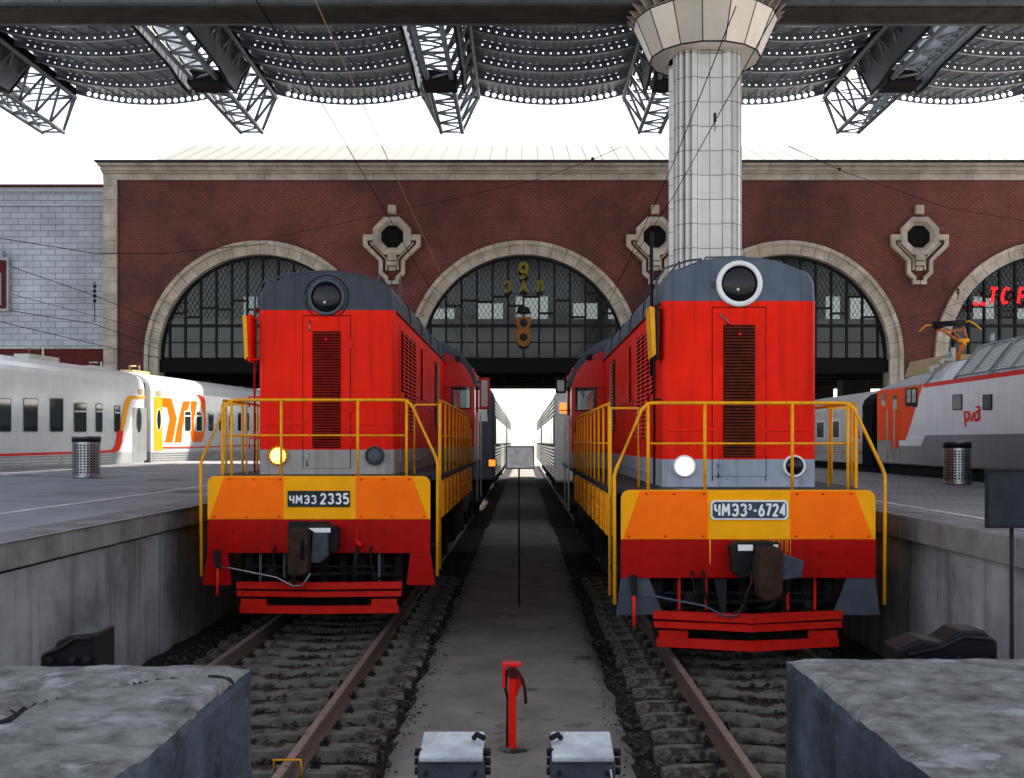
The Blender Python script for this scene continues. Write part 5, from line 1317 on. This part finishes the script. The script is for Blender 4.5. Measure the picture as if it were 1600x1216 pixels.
ed(lg([(926, 532), (938, 532), (940, 548), (930, 560)]), m_silver, 'logo_gap', .012, .003); ed(lg([(978, 535), (988, 530), (988, 552), (978, 558)]), m_silver, 'logo_gap', .012, .003)
g = MB(); g.box(EX+.2, EX+2.8, y0+.3, y1-.4, .5, 1.79); g.build('underframe', m_dk, EL_)
g = MB()
for yy in (14, 16.8, 19.6, 24, 26.8, 29.2): g.cyl((EX+.7, yy, .6), .6, .12, 'x', 24); g.cyl((EX+2.2, yy, .6), .6, .12, 'x', 24)
g.build('wheel', m_dk, EL_)
# pantograph
pg = thing_part('pantograph', EL_)
def pp(px, py, D=27.0): return at(px, py, D)
g = MB(); k7 = lambda x, y: pp(1380+x*.1375, 480+y*.1375)
g.tube([k7(820, 600), k7(910, 400)], .045, 6); g.tube([k7(850, 600), k7(935, 410)], .03, 6); g.build('lower_arm', m_cop, pg)
g = MB(); g.tube([k7(850, 385), k7(620, 225)], .035, 6); g.tube([k7(960, 380), k7(905, 215)], .03, 6); g.tube([k7(870, 350), k7(780, 260)], .025, 6); g.tube([k7(600, 265), k7(900, 262)], .025, 6); g.build('upper_arm', m_cop, pg)
g = MB(); g.tube([k7(850, 380), k7(970, 380)], .055, 6); g.tube([k7(905, 370), k7(925, 440)], .06, 6); g.build('knuckle', m_amber, pg)
g = MB(); g.tube([k7(560, 200), k7(930, 175)], .075, 6); g.tube([k7(580, 235), k7(700, 205)], .06, 6); g.build('contact_strip', m_blk, pg)
g = MB(); g.tube([k7(930, 170), k7(980, 160), k7(1050, 200), k7(1115, 260)], .022, 6); g.tube([k7(410, 280), k7(485, 208), k7(560, 205)], .022, 6); g.build('horn', m_ywl, pg)
g = MB(); g.tube([k7(795, 640), k7(795, 460)], .06, 8); g.tube([k7(665, 600), k7(800, 600)], .05, 6); g.tube([k7(665, 600), k7(670, 650)], .06, 6); g.tube([k7(520, 700), k7(620, 670)], .05, 6); g.tube([k7(545, 760), k7(545, 680)], .06, 6); g.build('insulator', m_cream, pg)
g = MB(); p_ = k7(820, 620); g.box(EX+.9, EX+2.2, 26.2, 27.6, 4.2, 4.45); g.build('pantograph_base', m_rg, pg)

# coaches coupled beyond it
def rcoach(y0, y1, label):
    C = thing('passenger_coach', label, 'railway coach', (EX, y0, 0), 'grey coaches beyond the electric locomotive')
    L = y1-y0; P = [(0, 1.75), (0, 3.5), (.06, 3.66), (.25, 3.82), (.6, 3.94), (1.5, 4.02), (2.4, 3.94), (2.75, 3.82), (2.94, 3.66), (3.0, 3.5), (3.0, 1.75)]
    g = MB(); g.prism(P, .9, L-.1); g.build('body', m_rcoach, C, bevel=.04, angle=60)
    g = MB(); g.prism([(.03+x*.98, z-.02) for x, z in P], 0, .9); g.build('gangway', m_void, C)
    g = MB()
    for k in range(9): z = 1.8+.075*k; g.box(-.02, 0, 1.6, L-.2, z, z+.035)
    for k in range(3): z = 3.22+.09*k; g.box(-.02, 0, 1.6, L-.2, z, z+.03)
    g.build('side_rib', m_silver, C)
    g = MB(); g.prism([(1.5, 3.42), (2.0, 3.42), (1.5, 2.5), (1.0, 2.5)], -.022, -.001, 'x'); g.build('orange_stripe', m_lred, C)
    y = 3.0
    while y < L-2:
        g = MB(); g.box(-.03, -.001, y, y+1.0, 2.5, 3.12); f = g.build('window', m_wht, C); g = MB(); g.box(-.035, -.0305, y+.09, y+.91, 2.56, 3.06); g.build('pane', m_wing_w, f); y += 1.75
    g = MB(); g.box(.2, 2.8, .2, L-.2, .5, 1.745); g.build('underframe', m_dk, C)
m_rcoach = livery('grey_coach_livery', [(2.05, (.30, .31, .32)), (2.12, (.42, .05, .03)), (2.4, (.30, .31, .32)), (9, (.58, .59, .60))], .35, .3, .06)
rcoach(31.3, 56, 'grey ribbed coach coupled to the red end of the electric locomotive')
rcoach(56.4, 82, 'farther grey ribbed coach beyond the electric locomotive, under the building')

# ================================================================= PLATFORM FURNITURE
def bin_(px, pyb, wpx, hpx, label):
    D = F*(EYE-PZ)/(pyb-HY); s = F/D; x = (px-VX)/s; r = wpx/2/s; h = hpx/s
    B = thing('litter_bin', label, 'litter bin', (x, D, PZ), 'perforated steel litter bins')
    nc, nr = 26, 13; g = MB(); z0, z1 = .05, h-.10
    def pt(a_, z, rr=r): return (rr*math.cos(a_), rr*math.sin(a_), z)
    for i in range(nc):
        a0 = 2*math.pi*i/nc; a1 = 2*math.pi*(i+1)/nc; am = (a0+a1)/2
        for j in range(nr):
            b0 = z0+(z1-z0)*j/nr; b1 = z0+(z1-z0)*(j+1)/nr; k = .22
            c = [(a0, b0), (a1, b0), (a1, b1), (a0, b1)]; hh = [(a0+(a1-a0)*k, b0+(b1-b0)*k), (a1-(a1-a0)*k, b0+(b1-b0)*k), (a1-(a1-a0)*k, b1-(b1-b0)*k), (a0+(a1-a0)*k, b1-(b1-b0)*k)]
            if j == 0 or j == nr-1: g.add([pt(*q) for q in c], [(0, 1, 2, 3)]); continue
            g.add([pt(*q) for q in c]+[pt(*q) for q in hh], [(m_, (m_+1) % 4, (m_+1) % 4+4, m_+4) for m_ in range(4)])
    g.build('perforated_shell', m_steel, B, fix=False)
    g = MB(); g.lathe([(r*.8, .06), (r*.86, .3), (r*.88, h-.14), (r*.97, h-.1), (r*1.02, h-.12), (r*1.04, h-.02), (r*1.0, h+.01), (r*.9, h-.03), (r*.7, h-.15)], (0, 0, 0), 'z', 34); o = g.build('bin_bag', m_bag, B)
    for v in o.data.vertices: d_ = .006*noise.noise(v.co*14); v.co.x += d_; v.co.y += d_
    g = MB(); g.lathe([(r, h-.01), (r*1.03, h), (r*1.03, h+.02), (r*.96, h+.02)], (0, 0, 0), 'z', 34); g.build('bin_rim', m_steel, B); g = MB(); g.lathe([(0, 0), (r*1.03, 0), (r*1.03, .04), (r, .05)], (0, 0, 0), 'z', 34); g.build('bin_base', m_steel, B)
bin_(135, 747, 42, 64, 'perforated steel litter bin with a black bag on the left platform')
bin_(1495.5, 757, 41, 66, 'perforated steel litter bin with a black bag on the right platform')
def sign(px0, px1, py0, py1, D, base, label, bm__, dark):
    xm = at((px0+px1)/2, 0, D).x; zt = at(0, py0, D).z; zb = at(0, py1, D).z; hw = (px1-px0)/2*D/F
    T = thing('track_sign', label, 'sign', (xm, D, 0), 'square track signs on thin posts')
    g = MB(); g.box(-hw, hw, -.012, .0, zb, zt); o = g.build('sign_board', bm__, T, bevel=.004)
    g = MB(); t = .018
    for b_ in ((-hw, -hw+t, zb, zt), (hw-t, hw, zb, zt), (-hw+t, hw-t, zb, zb+t), (-hw+t, hw-t, zt-t, zt)): g.box(b_[0], b_[1], -.02, -.0125, b_[2], b_[3])
    g.build('sign_rim', m_blk, o)
    g = MB(); pxo = (base-(px0+px1)/2)*D/F
    g.tube([(pxo, .02, -.25), (pxo, .02, zt-.06)], .014, 8); g.build('post', m_blk, T)
sign(790, 835, 697, 733, 16.7, 811, 'small pale square sign on a thin black post in the path between the tracks', mat('sign_pale', (.75, .76, .74), .6, var=.3, scale=9, spots=((.06, .06, .06), .62, 7)), False)
sign(1538, 1652, 733, 825, 6.6, 1583, 'dark square sign on a thin post beside the right concrete block', mat('sign_dark', (.022, .026, .032), .6, var=.3, scale=6), True)
# red post
D = F*2.54/(1172-HY); T = thing('red_marker_post', 'short red square post with a chain in the middle of the path', 'post', (at(801, 0, D).x, D, -.14))
h = 135/F*D
g = MB(); g.box(-.035, .03, -.035, .035, 0, h-.07); g.build('post_shaft', m_post, T, bevel=.006)
g = MB(); g.box(-.085, -.06, -.03, .12, h-.2, h); g.box(-.085, .07, .0, .12, h-.03, h-.005); g.prism([(.03, h-.06), (.075, h-.08), (.075, h-.17), (.03, h-.28)], -.01, .02); g.build('post_bracket', m_post, T, bevel=.004)
g = MB(); g.cyl((0, -.05, h-.07), .045, .07, 'y', 16); g.build('post_lock', m_strap, T, bevel=.004)
g = MB(); g.tube([(.04, -.04, h-.05), (.08, -.04, h-.12), (.1, -.04, h-.2), (.105, -.04, h-.26), (.11, -.04, h-.32)], .014, 6); g.tube([(-.05, 0, h-.05), (-.06, 0, h-.2), (-.04, 0, h-.3), (-.045, 0, .1), (-.04, 0, .02)], .012, 6); g.build('strap', m_strap, T)
g = MB(); g.prism([(.13*math.cos(k*.785)+.02, .12*math.sin(k*.785)) for k in range(8)], -.04, .025, 'z'); g.cyl((-.08, .25, -.02), .06, .04, n=9); g.cyl((.09, .22, -.03), .07, .04, n=9); g.build('post_footing', m_slp, T)
# cast junction boxes
for px0, px1, lab, s in ((651, 759, 'grey cast junction box with a pale lid, left of the red post foot', 1), (858, 963, 'grey cast junction box with a pale lid and thin wire, right of the post', -1)):
    D = 4.6; sc = F/D; xm = ((px0+px1)/2-VX)/sc; zt = at(0, 1160, D).z; W = (px1-px0)/2/sc
    T = thing('junction_box', lab, 'junction box', (xm, D, 0), 'junction boxes on the path')
    g = MB(); g.prism([(-W*.93, zt-.34), (W*.93, zt-.34), (W*.98, zt-.1), (W*.93, zt-.045), (-W*.93, zt-.045), (-W*.98, zt-.1)], -.02, .2); g.build('box_body', m_box, T, bevel=.012)
    g = MB(); g.add([(-W*.92, -.04, zt-.05), (W*.92, -.04, zt-.05), (W*.92, .2, zt-.005), (-W*.92, .2, zt-.005), (-W*.92, -.04, zt-.075), (W*.92, -.04, zt-.075), (W*.92, .2, zt-.06), (-W*.92, .2, zt-.06)], [(0, 1, 2, 3), (4, 7, 6, 5), (0, 4, 5, 1), (1, 5, 6, 2), (2, 6, 7, 3), (3, 7, 4, 0)]); g.build('box_lid', m_boxl, T, bevel=.008)
    g = MB()
    for sx in (-1, 1):
        for zz in (.02, .06, .1): g.cyl((sx*W*1.0-.01, .03, zt-.03-zz), .016, .03 if sx > 0 else .03, 'x', 10)
        g.cyl((sx*W*.7, -.06, zt-.12), .008, .05, 'y', 8)
    g.tube([(s*W*.62, .1, zt-.01), (s*W*.72, .08, zt+.012), (s*W*.95, .06, zt-.0)], .012, 6)
    g.build('box_hinge', m_blk, T)
    if s < 0: g = MB(); g.tube([(W*.8, -.05, zt-.1), (W*.9, -.1, zt-.2), (W*.95, -.12, zt-.35)], .003, 5); g.build('wire', m_wht, T)
    g = MB(); g.box(-.06, .06, .03, .15, -.2, zt-.34); g.build('pedestal', m_box, T)

# ================================================================= OVERHEAD WIRES
def wire(label, pts, r=.010, m=None, sag=.0, ins=None):
    P = [at(*p) for p in pts]; Q = []
    for a_, b_ in zip(P, P[1:]):
        n = 8
        for k in range(n): t = k/n; q_ = a_.lerp(b_, t); q_.z -= sag*4*t*(1-t); Q.append(q_)
    Q.append(P[-1])
    if not ins:
        g = MB(); g.tube([q_-Q[0] for q_ in Q], r, 5); o = g.build('overhead_wire', m or m_wire, loc=Q[0]); tag(o, label, 'wire', 'overhead wires'); return
    T = thing('overhead_wire', label, 'wire', Q[0], 'overhead wires'); o0 = Q[0]
    g = MB(); g.tube([q_-o0 for q_ in Q], r, 5); g.build('wire_strand', m or m_wire, T)
    for (px, py, D, ln) in (ins or ()):
        c = at(px, py, D)-o0; g = MB(); g.tube([c, c-Vector((0, 0, ln))], D*.0005, 5)
        for k in range(4): g.cyl(c-Vector((0, 0, ln*.15+k*ln*.12)), D*.0016, ln*.06, 'z', 10)
        g.build('insulator', m_blk, T)
wire('contact wire over the left track, reaching down to the middle arch', [(400, 0, 10), (505, 165, 13.2), (700, 498, 36), (765, 604, 60)], .006)
wire('thin wire left of the middle arch, crossing the octagonal window', [(492, 0, 10), (595, 225, 15), (690, 430, 27), (745, 540, 50)], .006, m_brass)
wire('wire from the column top down to the right locomotive cab', [(1150, 10, 14), (1050, 260, 20), (948, 480, 30), (893, 570, 50)], .008, ins=[(948, 470, 30, .5)])
wire('second wire crossing the column, ending behind the right locomotive', [(1228, -10, 14), (1051, 309, 22), (965, 440, 34)], .008, ins=[(1117, 175, 17, .3)])
wire('wire over the pale stone wing, topmost of five', [(-40, 366, 40), (148, 396, 46), (262, 396, 52), (420, 380, 55)], .016, sag=0)
wire('wire over the pale stone wing, second of five', [(20, 418, 42), (148, 462, 46), (250, 505, 55)], .014)
wire('wire over the pale stone wing, third of five', [(18, 460, 44), (145, 493, 50), (250, 520, 58)], .010)
wire('wire over the pale stone wing ending at a hanging rod', [(18, 486, 42), (146, 506, 46), (185, 520, 50), (245, 545, 56)], .014, ins=[(148, 440, 46, 1.7)])
wire('lowest wire over the pale stone wing', [(-30, 495, 40), (25, 509, 42), (150, 538, 48), (260, 562, 57)], .014)
wire('wire slanting across the cornice left of the column', [(970, 230, 40), (925, 250, 42), (835, 282, 46), (600, 335, 52), (330, 392, 58)], .010, ins=[(926, 246, 42, .2)])
wire('wire slanting across the cornice right of the column', [(1180, 203, 36), (1312, 266, 42), (1480, 325, 50), (1640, 352, 56)], .012, ins=[(1312, 262, 42, .15)])
wire('wire crossing the far right arch with a hanging insulator', [(1380, 512, 50), (1500, 473, 54), (1620, 440, 58)], .010, ins=[(1497, 450, 54, .6)])
wire('faint wire along the brick wall right of the far medallion', [(1470, 452, 56), (1540, 452, 56), (1640, 425, 56)], .008)

for o in list(bpy.data.objects):
    if o.type == 'MESH' and o.parent and o.name.split('.')[0] in ('passage_pier', 'cab_handrail', 'box_hinge', 'bolt', 'cross_tube', 'step', 'roof_hatch', 'wheel', 'whip_aerial', 'grab_bracket', 'door_hinge', 'end_wall', 'handrail', 'roof_rail', 'stone_apron', 'insulator', 'mirror', 'pilot_lug', 'ring_seal', 'lens'): pieces(o)
